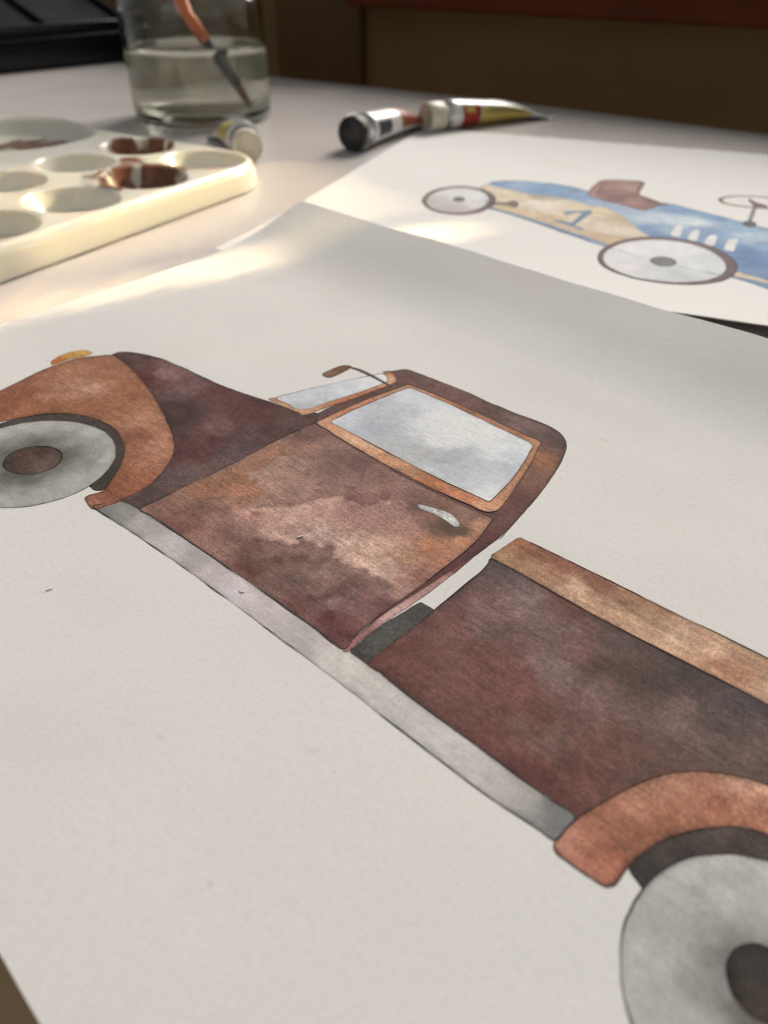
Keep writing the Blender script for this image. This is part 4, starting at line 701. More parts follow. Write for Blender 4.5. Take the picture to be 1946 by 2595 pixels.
RACER = {
 'body': [(-87.5,364.3),(-86.1,372.3),(-84.0,377.6),(-73.7,382.9),(-60.2,383.8),(-48.7,381.5),(-38.0,375.6),(-26.0,372.6),(-13.3,369.3),(-0.1,367.3),(14.8,359.2),(28.8,350.5),(38.4,344.9),(50.2,337.7),(61.6,326.0),(67.6,308.3),(65.3,282.3),(59.2,267.0),(48.8,264.6),(35.8,270.4),(31.7,273.9),(24.3,278.8),(0.6,286.9),(-18.8,297.3),(-36.5,308.2),(-54.0,320.4),(-72.9,332.4),(-78.2,339.1)],
 'cream_panel': [(-88.2,365.7),(-85.5,371.9),(-82.1,369.0),(-74.4,365.7),(-63.2,362.3),(-52.8,361.0),(-42.2,357.4),(-33.8,352.4),(-28.4,351.8),(-20.8,343.3),(-14.5,331.7),(-9.7,322.6),(-5.6,315.0),(-11.3,308.8),(-15.8,302.8),(-20.4,301.3),(-30.8,309.5),(-34.9,311.3),(-44.9,318.1),(-55.4,324.6),(-66.3,330.5),(-74.1,334.6),(-78.2,343.0),(-83.6,358.2)],
 'cream_sill': [(24.9,287.0),(30.7,284.3),(36.3,280.2),(42.6,274.8),(42.3,270.8),(36.1,276.3),(30.6,279.6),(24.8,281.7)],
 'seat': [(-37.7,369.0),(-38.8,376.6),(-37.7,387.3),(-35.0,398.1),(-28.5,401.7),(-18.0,403.0),(-16.0,400.9),(-15.9,391.3),(-16.2,378.0),(-12.4,374.6),(-5.1,367.9),(-2.1,366.2),(-5.8,363.9),(-9.0,357.3),(-12.0,353.5),(-18.4,356.5),(-28.9,362.7)],
 'seat_inside': [(-34.5,371.2),(-34.7,380.1),(-33.2,392.3),(-27.9,397.1),(-20.2,398.6),(-17.6,398.1),(-17.5,388.7),(-17.4,377.6),(-22.7,373.6),(-29.8,370.0)],
 'steering_wheel_outer': [(18.1,383.2),(19.9,387.7),(23.7,391.5),(29.9,394.4),(39.9,395.8),(45.5,393.5),(47.4,385.8),(45.7,377.9),(39.3,374.6),(32.0,374.2),(25.2,374.7),(20.0,377.3)],
 'steering_column': [(31.3,390.0),(34.0,384.4),(38.6,380.6),(38.5,376.9),(34.8,376.5),(33.2,362.8),(32.2,354.1),(33.7,351.4),(33.4,346.5),(31.2,344.9),(28.7,346.3),(28.7,351.1),(30.5,354.2),(31.5,365.5),(33.0,377.6),(31.3,385.3)],
 'vent': [(2.9,335.8),(5.3,336.7),(5.1,323.7),(4.8,321.4),(2.0,321.8),(1.2,323.7)],
 'vent1': [(9.8,332.2),(11.9,333.0),(11.9,326.3),(11.2,318.7),(8.9,318.6),(7.9,321.8)],
 'vent2': [(16.1,327.8),(18.6,328.8),(18.5,321.5),(17.5,314.8),(14.8,314.5),(14.3,317.8)],
 'vent3': [(23.2,324.7),(26.5,326.6),(25.7,317.2),(24.9,310.8),(22.1,311.1),(21.5,312.9)],
 'numeral_one': [(-43.9,338.1),(-42.5,341.2),(-37.1,343.2),(-33.7,345.4),(-32.3,342.4),(-34.0,335.1),(-36.1,324.6),(-36.6,322.0),(-33.5,319.3),(-31.9,317.7),(-34.0,316.9),(-39.1,321.1),(-45.7,324.5),(-44.6,326.5),(-39.3,325.0),(-38.2,326.2),(-36.9,335.7),(-36.6,340.0),(-39.3,339.0),(-42.5,335.6)],
 'crank': [(-76.8,341.6),(-74.3,343.5),(-70.6,344.9),(-68.4,348.5),(-65.5,345.9),(-64.7,340.8),(-65.9,337.6),(-68.8,339.2),(-73.2,339.3),(-75.8,337.5)],
 'trim_line': [(-76.0,334.4),(-73.8,333.4),(-66.0,329.4),(-55.2,323.5),(-44.7,317.0),(-34.7,310.2),(-27.8,304.5),(-27.4,302.1),(-34.3,307.8),(-44.3,314.5),(-54.7,321.1),(-65.5,327.3),(-73.2,331.2),(-75.6,332.0)],
 'rear_tyre': [(-87.8,318.4),(-90.0,318.2),(-92.2,318.4),(-94.4,319.0),(-96.5,320.0),(-98.6,321.3),(-100.5,323.0),(-102.3,325.0),(-103.9,327.3),(-105.4,329.8),(-106.5,332.5),(-107.5,335.3),(-108.1,338.3),(-108.5,341.3),(-108.6,344.3),(-108.5,347.2),(-108.0,350.0),(-107.2,352.7),(-106.2,355.2),(-105.0,357.5),(-103.5,359.4),(-101.8,361.1),(-100.0,362.4),(-98.0,363.4),(-95.9,363.9),(-93.7,364.1),(-91.5,363.9),(-89.4,363.3),(-87.2,362.3),(-85.1,361.0),(-83.2,359.3),(-81.4,357.3),(-79.8,355.1),(-78.4,352.5),(-77.2,349.8),(-76.2,347.0),(-75.6,344.1),(-75.2,341.1),(-75.1,338.1),(-75.3,335.1),(-75.7,332.3),(-76.5,329.6),(-77.5,327.1),(-78.7,324.8),(-80.2,322.9),(-81.9,321.2),(-83.7,319.9),(-85.7,318.9)],
 'rear_disc': [(-90.3,320.8),(-92.1,320.8),(-93.9,321.1),(-95.6,321.8),(-97.3,322.8),(-99.0,324.1),(-100.5,325.6),(-101.8,327.5),(-103.1,329.6),(-104.1,331.8),(-104.9,334.2),(-105.5,336.7),(-105.9,339.3),(-106.0,341.9),(-106.0,344.5),(-105.6,347.1),(-105.1,349.5),(-104.3,351.8),(-103.3,353.8),(-102.2,355.7),(-100.8,357.3),(-99.4,358.6),(-97.8,359.6),(-96.1,360.3),(-94.3,360.6),(-92.5,360.7),(-90.7,360.3),(-88.9,359.7),(-87.2,358.7),(-85.6,357.4),(-84.1,355.8),(-82.7,353.9),(-81.5,351.9),(-80.5,349.6),(-79.7,347.2),(-79.1,344.7),(-78.7,342.1),(-78.5,339.5),(-78.6,336.9),(-78.9,334.4),(-79.5,331.9),(-80.3,329.7),(-81.2,327.6),(-82.4,325.7),(-83.7,324.1),(-85.2,322.8),(-86.8,321.8),(-88.5,321.1)],
 'rear_hub': [(-91.4,337.6),(-91.7,337.6),(-92.1,337.6),(-92.5,337.7),(-92.8,337.9),(-93.2,338.2),(-93.5,338.5),(-93.8,338.8),(-94.1,339.2),(-94.3,339.7),(-94.5,340.1),(-94.7,340.6),(-94.8,341.2),(-94.8,341.7),(-94.8,342.2),(-94.8,342.7),(-94.7,343.2),(-94.6,343.7),(-94.4,344.1),(-94.2,344.5),(-94.0,344.8),(-93.7,345.1),(-93.4,345.3),(-93.0,345.5),(-92.7,345.6),(-92.3,345.6),(-91.9,345.6),(-91.6,345.5),(-91.2,345.3),(-90.9,345.0),(-90.5,344.7),(-90.2,344.4),(-90.0,344.0),(-89.7,343.5),(-89.5,343.1),(-89.4,342.6),(-89.3,342.0),(-89.2,341.5),(-89.2,341.0),(-89.2,340.5),(-89.3,340.0),(-89.4,339.5),(-89.6,339.1),(-89.8,338.7),(-90.1,338.4),(-90.4,338.1),(-90.7,337.9),(-91.0,337.7)],
 'front_tyre': [(-1.9,261.7),(-5.0,262.4),(-8.0,263.5),(-10.9,265.1),(-13.5,267.1),(-15.8,269.5),(-17.9,272.3),(-19.6,275.4),(-20.9,278.7),(-21.9,282.3),(-22.5,285.9),(-22.6,289.7),(-22.3,293.4),(-21.6,297.1),(-20.5,300.7),(-19.0,304.1),(-17.2,307.3),(-15.0,310.2),(-12.6,312.7),(-9.9,314.9),(-7.0,316.6),(-3.9,317.9),(-0.8,318.7),(2.4,319.0),(5.6,318.8),(8.7,318.2),(11.7,317.0),(14.6,315.5),(17.2,313.4),(19.5,311.0),(21.6,308.2),(23.3,305.1),(24.7,301.8),(25.6,298.3),(26.2,294.6),(26.3,290.9),(26.0,287.1),(25.3,283.4),(24.2,279.8),(22.7,276.4),(20.9,273.2),(18.7,270.4),(16.3,267.8),(13.6,265.7),(10.7,263.9),(7.6,262.7),(4.5,261.9),(1.3,261.5)],
 'front_disc': [(-2.6,263.7),(-5.3,264.3),(-8.0,265.3),(-10.4,266.8),(-12.7,268.6),(-14.8,270.8),(-16.6,273.3),(-18.1,276.1),(-19.2,279.1),(-20.0,282.3),(-20.5,285.6),(-20.6,288.9),(-20.3,292.3),(-19.7,295.7),(-18.7,298.9),(-17.4,302.0),(-15.7,304.8),(-13.8,307.4),(-11.6,309.7),(-9.3,311.6),(-6.7,313.2),(-4.0,314.3),(-1.2,315.1),(1.6,315.3),(4.4,315.2),(7.1,314.6),(9.7,313.6),(12.2,312.1),(14.5,310.3),(16.6,308.1),(18.4,305.6),(19.8,302.8),(21.0,299.8),(21.8,296.7),(22.3,293.3),(22.4,290.0),(22.1,286.6),(21.5,283.3),(20.5,280.0),(19.2,277.0),(17.5,274.1),(15.6,271.5),(13.4,269.2),(11.0,267.3),(8.5,265.7),(5.8,264.6),(3.0,263.9),(0.2,263.6)],
 'front_hub': [(0.3,282.4),(-0.3,282.5),(-0.8,282.7),(-1.4,283.0),(-1.9,283.4),(-2.4,283.9),(-2.8,284.5),(-3.2,285.1),(-3.5,285.8),(-3.7,286.5),(-3.8,287.3),(-3.9,288.1),(-3.8,288.9),(-3.7,289.7),(-3.6,290.5),(-3.3,291.3),(-3.0,292.0),(-2.6,292.6),(-2.1,293.2),(-1.6,293.7),(-1.1,294.1),(-0.5,294.4),(0.1,294.6),(0.7,294.7),(1.3,294.7),(1.9,294.6),(2.5,294.4),(3.1,294.1),(3.6,293.7),(4.0,293.2),(4.5,292.7),(4.8,292.0),(5.1,291.3),(5.3,290.6),(5.5,289.8),(5.5,289.0),(5.5,288.2),(5.4,287.4),(5.2,286.6),(5.0,285.9),(4.6,285.2),(4.2,284.5),(3.8,283.9),(3.3,283.4),(2.7,283.0),(2.2,282.7),(1.6,282.5),(1.0,282.4)],
}
RACER_PIGMENT = {
 'body': [(-81.5,373.4,120,156,196),(-71.2,375.2,150,178,206),(-59.8,371.2,118,158,198),(-44.4,371.0,122,154,190),(-28.0,355.6,150,172,198),(-14.9,344.7,160,184,204),(-9.6,341.7,192,204,214),(1.0,345.6,196,208,214),(10.0,342.5,208,214,216),(-6.4,325.4,112,148,192),(-1.4,327.3,150,176,200),(2.6,358.1,112,148,190),(18.6,353.9,118,154,196),(27.4,344.3,140,172,204),(14.7,333.3,124,156,194),(31.5,330.7,172,192,212),(29.2,311.8,96,136,186),(31.0,299.4,92,130,180),(34.4,287.8,110,140,178),(35.3,320.8,132,164,200),(-2.6,320.8,100,136,184),(46.6,311.8,104,142,188)],
 'cream_panel': [(-77.9,358.4,226,204,172),(-66.7,354.8,222,200,170),(-55.0,346.2,232,218,196),(-41.0,349.7,224,204,174),(-66.8,332.9,220,190,150),(-46.0,324.0,214,184,146),(-33.3,330.4,226,202,180),(-30.9,342.1,222,196,156),(-21.0,337.3,206,178,138),(-21.2,319.8,232,212,184),(-14.4,317.8,226,206,180),(-24.1,308.3,212,178,136),(-13.7,310.8,208,174,132),(-59.9,361.2,186,168,136)],
 'cream_sill': [(30.6,282.3,222,196,160),(40.8,273.9,218,192,156)],
 'seat': [(-36.0,371.6,180,134,126),(-35.3,392.6,172,126,114),(-25.7,400.5,184,140,126),(-17.7,399.2,160,112,104),(-24.8,369.9,140,96,88),(-16.9,365.3,172,126,116),(-11.3,361.8,156,110,102),(-6.0,366.6,136,90,86)],
 'seat_inside': [(-33.4,378.6,140,98,88),(-29.5,388.3,168,124,112),(-20.6,391.7,182,140,128),(-23.3,378.4,150,108,98)],
 'steering_wheel_outer': [(18.5,383.3,140,104,96),(32.3,393.3,176,140,132),(36.7,378.1,160,122,116)],
 'steering_column': [(34.0,382.6,120,92,92),(31.9,362.3,140,138,144),(31.3,348.9,84,90,104)],
 'vent': [(2.9,328.9,228,228,222)],
 'numeral_one': [(-35.0,341.4,112,142,172),(-39.3,325.0,110,140,168)],
 'crank': [(-73.7,341.0,136,116,104),(-67.2,343.4,120,108,96)],
 'trim_line': [(-65.7,328.2,110,138,176),(-34.5,309.2,100,134,178)],
 'rear_tyre': [(-105.5,332.7,150,122,118),(-77.6,346.9,120,96,92),(-85.2,319.2,152,118,122),(-99.9,361.2,150,128,122)],
 'front_tyre': [(-21.8,284.4,122,96,94),(24.1,290.0,120,92,92),(2.0,261.5,130,104,102),(-1.5,316.8,140,116,114),(19.7,273.4,126,98,98)],
 'rear_disc': [(-102.2,333.9,204,196,188),(-97.0,351.2,222,218,212),(-86.5,351.2,228,224,220),(-81.9,334.3,216,212,206),(-90.1,327.7,196,186,180)],
 'front_disc': [(-17.2,286.4,226,224,222),(-8.8,304.1,232,228,228),(7.4,307.6,228,226,226),(17.6,300.7,212,214,214),(12.2,284.9,218,220,220),(5.0,274.8,198,200,200),(-2.4,274.3,206,208,206),(-12.2,277.0,228,220,218),(17.9,280.6,214,214,214)],
 'rear_hub': [(-92.1,341.5,112,116,110)],
 'front_hub': [(0.5,288.2,116,118,118),(3.6,288.1,128,130,130)],
}
WASHES = {
 'jag': [(-100.8,59.0),(-94.6,63.4),(-89.6,67.2),(-87.0,70.9),(-84.3,72.2),(-82.8,71.0),(-80.2,70.4),(-79.6,71.1),(-78.8,69.7),(-76.1,71.0),(-73.3,71.6),(-70.2,71.7),(-67.3,72.7),(-68.9,67.9),(-70.2,64.5),(-74.5,60.8),(-78.3,59.4),(-82.7,55.7),(-94.0,55.4)],
 'patch': [(-114.5,75.8),(-114.4,80.6),(-114.5,86.1),(-107.9,97.0),(-99.0,98.3),(-93.3,92.5),(-93.6,84.9),(-96.4,81.7),(-97.6,77.5),(-99.1,74.4),(-101.8,72.9),(-105.8,73.2),(-109.8,74.3)],
 'bloom': [(-80.8,63.8),(-80.3,66.1),(-76.4,68.1),(-74.4,66.5),(-74.7,61.8),(-75.2,60.4),(-78.0,60.2)],
 'orange': [(-119.5,63.3),(-118.7,69.7),(-114.5,75.8),(-109.8,74.3),(-107.0,74.4),(-105.7,68.2),(-109.7,68.8),(-112.6,65.3),(-115.0,63.0)],
}


# ------------------------------------------------------------------ the painted truck
TP = TRUCK_PIGMENT
T0 = truck_sheet.root
def tp(name, key, layer, parent=T0, **kw):
    kw.setdefault('warm', key not in ('window_glass', 'windshield_glass', 'front_wheel', 'rear_wheel', 'running_board', 'door_handle', 'exhaust'))
    kw.setdefault('seed', abs(sum(ord(ch) * (i + 3) for i, ch in enumerate(key))) % 9973)
    return wash_patch(truck_sheet, name, TRUCK[key], TP[key], layer, parent, **kw)

tp('painted_wheel_arch', 'front_arch', 1, edge=.25)
fw = tp('painted_wheel', 'front_wheel', 2, steps=.04, mat=M['wash_pale'], edge=.45, edge_w=.25, streak=20, mottle=.05)
tp('painted_hub', 'front_hub', 3, fw, edge=.5, edge_w=.5)
tp('painted_headlight', 'headlight', 1, edge=.25)
tp('painted_bonnet', 'hood', 2, gain=1.15, edge=.48, edge_w=.6, mottle=.15)
tp('painted_fender', 'front_fender', 4, sat=.80, edge=.42, edge_w=.5, mottle=.10, streak=25)
tp('painted_cab', 'cab', 1, gain=1.06, edge=.5, edge_w=.6, mottle=.13)
dr = tp('painted_door', 'door', 4, spacing=.36, edge=.35, edge_w=.5, mottle=.10, sat=.80, gain=1.06, warp=.3, soft=.35, fine=.45, washes=[
    (WASHES['orange'], (1.02, .95, .88), .15), (WASHES['patch'], (.93, .94, .96), .22),
    (WASHES['jag'], (.88, .86, .86), .28), (WASHES['bloom'], (1.18, 1.18, 1.18), .14)])
tp('painted_door_handle', 'door_handle', 6, dr, edge=.45, edge_w=.25, spacing=.3, warp=.4)
tp('painted_door_edge', 'mauve_strip', 5, edge=.35, edge_w=.3, spacing=.35)
wf = tp('painted_window_frame', 'window_frame', 5, edge=.40, edge_w=.35, hole=TRUCK['window_glass'], spacing=.4, warp=1.2)
tp('painted_window', 'window_glass', 6, mat=M['wash_pale'], sat=.25, steps=.02, edge=.22, edge_w=.3, mottle=.05, streak=25)
sf = tp('painted_windscreen_frame', 'windshield_frame', 5, edge=.40, edge_w=.3, hole=None, spacing=.4, warp=1.0)
tp('painted_windscreen', 'windshield_glass', 6, mat=M['wash_pale'], sat=.25, steps=.02, edge=.25, edge_w=.25, mottle=.05, streak=60)
mi = tp('painted_mirror', 'mirror', 7, edge=.4, edge_w=.3, spacing=.35, warp=.5)
tp('painted_mirror_arm', 'mirror_arm', 8, mi, edge=.2, edge_w=.2, spacing=.3, warp=.3)
tp('painted_running_board', 'running_board', 3, steps=.04, mat=M['wash_pale'], edge=.35, edge_w=.35, mottle=.045, streak=0)
tp('painted_exhaust', 'exhaust', 1, edge=.35, edge_w=.4, mottle=.12)
tp('painted_truck_bed', 'bed', 2, spacing=.45, gain=1.06, edge=.5, edge_w=.8, mottle=.13)
tp('painted_bed_rail', 'rail', 3, edge=.45, edge_w=.4, mottle=.09, streak=3)
tp('painted_wheel_arch', 'rear_arch', 4, edge=.25)
tp('painted_fender', 'rear_fender', 5, sat=.76, edge=.5, edge_w=.5, mottle=.09, streak=60)
rw = tp('painted_wheel', 'rear_wheel', 6, steps=.04, mat=M['wash_pale'], edge=.5, edge_w=.3, mottle=.045)
tp('painted_hub', 'rear_hub', 7, rw, edge=.4, edge_w=.6)

out = [[], [], []]
DK = (.050, .038, .034)
for i, (k, w) in enumerate([('door', .30), ('cab', .28), ('hood', .24), ('front_fender', .18), ('window_glass', .20), ('window_frame', .24),
                            ('windshield_glass', .20), ('running_board', .24), ('bed', .26), ('rail', .22),
                            ('rear_wheel', .30), ('front_wheel', .18), ('front_hub', .3), ('door_handle', .30), ('rear_fender', .2)]):
    c = DK if k not in ('rail', 'rear_fender', 'front_fender') else (.075, .030, .022)
    if k in ('cab',):
        pts = TRUCK[k][6:28]
        ribbon(truck_sheet, pts, w, c, 9, 100 + i * 7, out, closed=False)
    elif k == 'bed':
        ribbon(truck_sheet, TRUCK[k][:12], w, c, 9, 100 + i * 7, out, closed=False)
    elif k == 'hood':
        ribbon(truck_sheet, TRUCK[k][:13], w, c, 9, 100 + i * 7, out, closed=False)
    elif k == 'rear_fender':
        ribbon(truck_sheet, TRUCK[k], w, c, 9, 100 + i * 7, out)
    else:
        ribbon(truck_sheet, TRUCK[k], w, c, 9, 100 + i * 7, out)
stroke_obj('pencil_outline', out, M['pencil'], T0)

# ------------------------------------------------------------------ the painted race car
RP = RACER_PIGMENT
R0 = racer_sheet.root
def rp(name, key, layer, parent=R0, pig=None, **kw):
    kw.setdefault('seed', 311 + abs(sum(ord(ch) * (i + 3) for i, ch in enumerate(key))) % 9973)
    kw.setdefault('spacing', .9); kw.setdefault('edge_w', .6); kw.setdefault('ref', REF_R); kw.setdefault('mat', M['wash_soft']); kw.setdefault('sat', .80); kw.setdefault('steps', .05)
    return wash_patch(racer_sheet, name, RACER[key], RP[pig or key], layer, parent, **kw)
body = rp('painted_car_body', 'body', 1, edge=.3)
rp('painted_side_panel', 'cream_panel', 2, body, edge=.18)
rp('painted_trim_line', 'trim_line', 3, body, edge=.2)
rp('painted_sill', 'cream_sill', 2, body, edge=.2)
rp('painted_numeral', 'numeral_one', 4, body, edge=.1, spacing=.7)
rp('painted_crank', 'crank', 4, body, edge=.2)
for k in ('vent', 'vent1', 'vent2', 'vent3'):
    rp('painted_vent', k, 3, body, pig='cream_vent' if False else 'vent', edge=.1, mottle=.03)
st = rp('painted_seat', 'seat', 3, edge=.5, gain=.9)
rp('painted_seat_back', 'seat_inside', 4, st, edge=.4)
sw_out = np.array(RACER['steering_wheel_outer']); cen = sw_out.mean(0)
sw_in = cen + (sw_out - cen) * np.array([.86, .80])
sw = rp('painted_steering_wheel', 'steering_wheel_outer', 3, edge=.3, hole=sw_in, spacing=.8)
rp('painted_steering_column', 'steering_column', 4, sw, edge=.3, spacing=.7)
for ty, di, hu in (('rear_tyre', 'rear_disc', 'rear_hub'), ('front_tyre', 'front_disc', 'front_hub')):
    w = rp('painted_wheel', ty, 5, edge=.45, gain=.85)
    rp('painted_wheel_disc', di, 6, w, edge=.15, mottle=.04)
    rp('painted_hub', hu, 7, w, edge=.4)

out = [[], [], []]
for i, (k, w, cc) in enumerate([('seat', .9, (.16, .09, .08)), ('seat_inside', .7, (.18, .10, .09)), ('front_tyre', .7, (.12, .075, .07)), ('rear_tyre', .7, (.14, .09, .085)),
                                ('body', .5, (.10, .15, .24)), ('front_disc', .4, (.18, .13, .13))]):
    ribbon(racer_sheet, RACER[k], w, cc, 8, 500 + i * 9, out, step=.9)
stroke_obj('pencil_outline', out, M['wash_soft'], R0)

# little hairs and a crumb that dried onto the truck sheet
def fibre(name, a, b, bend, r, mat, label, cat):
    a = np.array(a); b = np.array(b); n = 7; vs, fs = [], []
    d = (b - a) / np.hypot(*(b - a)); nr = np.array([-d[1], d[0]])
    c0 = truck_sheet.pos((a[0] + b[0]) / 2, (a[1] + b[1]) / 2, .12)
    for i in range(n):
        t = i / (n - 1)
        p = a + (b - a) * t + nr * bend * math.sin(math.pi * t)
        q = truck_sheet.pos(p[0], p[1], .11 + r * .6)
        rr = r * MM * (1 - .6 * abs(2 * t - 1) ** 3)
        for k in range(6):
            g = k * math.pi / 3
            vs.append((q[0] - c0[0] + nr[0] * rr * math.cos(g), q[1] - c0[1] + nr[1] * rr * math.cos(g), q[2] - c0[2] + rr * math.sin(g)))
    for i in range(n - 1):
        for k in range(6):
            fs.append((i * 6 + k, i * 6 + (k + 1) % 6, (i + 1) * 6 + (k + 1) % 6, (i + 1) * 6 + k))
    o = mesh_obj(name, vs, fs, mat)
    o.matrix_world = Matrix.Translation(Vector(T0.location)) @ Matrix.Rotation(A1, 4, 'Z') @ Matrix.Translation(Vector(c0))
    tag(o, label, cat)
    return o
M['hair'] = plain('dark hair', (.05, .04, .04), .6)
M['crumb'] = plain('white paper crumb', (.85, .84, .82), .8)
fibre('stray_bristle', (-112.1, 27.2), (-111.6, 28.5), .08, .07, M['hair'], 'tiny dark bristle lying on blank paper left of the running board', 'bristle')
fibre('stray_bristle', (-86.6, 51.7), (-85.4, 52.2), -.22, .07, M['hair'], 'tiny curved dark bristle lying on the painted running board', 'bristle')
fibre('paper_crumb', (-90.1, 68.8), (-89.6, 70.0), .03, .2, M['crumb'], 'tiny white crumb on the middle of the painted door', 'crumb')

# ================================================================== palette
PA = Vector((-.515, -.857)); PB = Vector((-.857, .515))
PC = Vector((-49.6, 386.0))
PH = 11.5
pal = empty('paint_palette', (PC.x * MM, PC.y * MM, 0))
LA, LB, RC = 262.0, 222.0, 30.0
def rrect(inset, n=14):
    pts = []
    r = max(RC - inset, 1.0)
    for cx, cy, a0 in ((LA - RC, RC, -90), (LA - RC, LB - RC, 0), (RC, LB - RC, 90), (RC, RC, 180)):
        for k in range(n + 1):
            a = R(a0 + 90 * k / n)
            pts.append((cx + r * math.cos(a), cy + r * math.sin(a)))
    # subdivide the straight runs
    out = []
    for i, p in enumerate(pts):
        q = pts[(i + 1) % len(pts)]
        L = math.hypot(q[0] - p[0], q[1] - p[1]); m = max(1, int(L / 5.0))
        for k in range(m):
            x, y = p[0] + (q[0] - p[0]) * k / m, p[1] + (q[1] - p[1]) * k / m
            # the outline swells round the big mixing well
            x -= 12.0 * math.exp(-((y - 166) / 34.0) ** 2) * max(0.0, 1 - x / 60.0)
            out.append((x, y))
    return out
WELLS = [(25, 27, 18.2, 21.5), (64, 27, 18.2, 21.5), (103, 27, 18.2, 21.5), (142, 27, 18.2, 21.5), (181, 27, 18.2, 21.5), (220, 27, 18.2, 21.5),
         (22, 74, 17.6, 20.5), (61, 74, 17.6, 20.5), (100, 74, 17.6, 20.5), (139, 74, 17.6, 20.5), (178, 74, 17.6, 20.5), (217, 74, 17.6, 20.5),
         (33, 158, 38.0, 50.0), (118, 158, 40.0, 52.0), (208, 158, 42.0, 52.0)]
def pal_z(a, b):
    a = np.asarray(a, float); b = np.asarray(b, float)
    z = np.full(a.shape, PH)
    for i, (ca, cb, ra, rb) in enumerate(WELLS):
        q = np.sqrt(((a - ca) / ra) ** 2 + ((b - cb) / rb) ** 2) if i < 12 else ((np.abs(a - ca) / ra) ** 2.4 + (np.abs(b - cb) / rb) ** 2.4) ** (1 / 2.4)
        # slanted bowl, deeper towards the near edge
        slope = 1.0 + .10 * (b - cb) / rb
        prof = np.clip(1 - q, 0, 1)
        t = np.clip(prof / .27, 0, 1); t = t * t * (3 - 2 * t)
        dep = (8.6 if i < 12 else 8.0) * t * np.clip(slope, .5, 1.4)
        lip = .7 * np.exp(-((q - 1.04) / .055) ** 2)
        z = np.minimum(z, PH - np.minimum(dep, 9.8)) + np.where(q > .95, lip, 0)
    return z
def pal_w(a, b, z):
    a = np.asarray(a); b = np.asarray(b)
    return np.stack([(PA.x * a + PB.x * b) * MM, (PA.y * a + PB.y * b) * MM, np.asarray(z) * MM + 0 * a], -1)
rings = []
prof = [(1.2, 0.05), (.4, .35), (0, 1.4), (0.25, 4.5), (0.7, 7.6), (1.4, 9.5), (2.5, 10.8), (4.0, 11.5)]
vs, fs = [], []
rp_ = [rrect(i) for i, _ in prof]
nr = len(rp_[0])
for (ins, z), pts in zip(prof, rp_):
    P2 = np.array(pts[:nr]); vs += list(pal_w(P2[:, 0], P2[:, 1], np.full(nr, z)))
for k in range(len(prof) - 1):
    for i in range(nr):
        j = (i + 1) % nr
        fs.append((k * nr + i, k * nr + j, (k + 1) * nr + j, (k + 1) * nr + i))
# the top with its wells
inner = np.array(rp_[-1][:nr]); sp = .9
G = np.array([(x, y) for x in np.arange(-14, LA - 3, sp) for y in np.arange(3, LB - 3, sp)])
G = G[poly_sd(G, inner) > .7]
v2, e2, f2, *_ = delaunay_2d_cdt([Vector(p) for p in np.r_[inner, G]], [(i, (i + 1) % nr) for i in range(nr)], [], 1, 1e-5)
V = np.array([(p.x, p.y) for p in v2]); base = (len(prof) - 1) * nr
d_in = poly_sd(V, inner)
zz = PH + (pal_z(V[:, 0], V[:, 1]) - PH) * np.clip(d_in / 2.0, 0, 1)
PT = pal_w(V[:, 0], V[:, 1], zz)
# the CDT keeps the first nr inputs in order
vs = vs[:base] + list(PT)
fs += [tuple(base + i for i in f) for f in f2]
po = mesh_obj('palette_tray', vs, fs, M['palette'], pal)
bm = bmesh.new(); bm.from_mesh(po.data); bmesh.ops.recalc_face_normals(bm, faces=bm.faces); bm.to_mesh(po.data); bm.free()
po.data.polygons.foreach_set('use_smooth', [True] * len(po.data.polygons))
tag(pal, 'white plastic palette with oval wells, some stained with brown paint', 'palette')

def stain(ca, cb, ra, rb, seed, thr=.0, up=.4):
    g = np.array([(x, y) for x in np.arange(ca - ra, ca + ra, .5) for y in np.arange(cb - rb, cb + rb, .5)])
    q = np.sqrt(((g[:, 0] - ca) / ra) ** 2 + ((g[:, 1] - cb) / rb) ** 2)
    f = 1 - q + .55 * fbm(g, 7.0, seed, 4) - thr
    ids = {}
    nx = len(np.arange(ca - ra, ca + ra, .5)); ny = len(np.arange(cb - rb, cb + rb, .5))
    ok = (f > 0).reshape(nx, ny)
    z0 = pal_z(g[:, 0], g[:, 1])
    da = (pal_z(g[:, 0] + .3, g[:, 1]) - pal_z(g[:, 0] - .3, g[:, 1])) / .6
    db = (pal_z(g[:, 0], g[:, 1] + .3) - pal_z(g[:, 0], g[:, 1] - .3)) / .6
    ln = np.sqrt(1 + da ** 2 + db ** 2)
    P = pal_w(g[:, 0] - up * da / ln, g[:, 1] - up * db / ln, z0 + up / ln)
    vv, ff, am = [], [], []
    def vid(i, j):
        if (i, j) not in ids:
            ids[(i, j)] = len(vv); vv.append(P[i * ny + j]); am.append(float(f[i * ny + j]))
        return ids[(i, j)]
    for i in range(nx - 1):
        for j in range(ny - 1):
            if ok[i, j] and ok[i + 1, j] and ok[i, j + 1] and ok[i + 1, j + 1]:
                ff.append((vid(i, j), vid(i, j + 1), vid(i + 1, j + 1), vid(i + 1, j)))
    o = mesh_obj('paint_residue', vv, ff, M['stain'], pal)
    o.data.attributes.new('amount', 'FLOAT', 'POINT').data.foreach_set('value', np.clip(np.array(am) * 2.2, 0, 1).astype(np.float32))
    return o
stain(64, 29, 21, 22, 5, -.10)
stain(70, 46, 7, 8, 35, .15)
stain(19, 79, 16, 17, 9, .05)
stain(46, 56, 8, 9, 13, .15)
stain(25, 146, 18, 29, 21, -.12)
stain(40, 118, 11, 10, 25, .2)

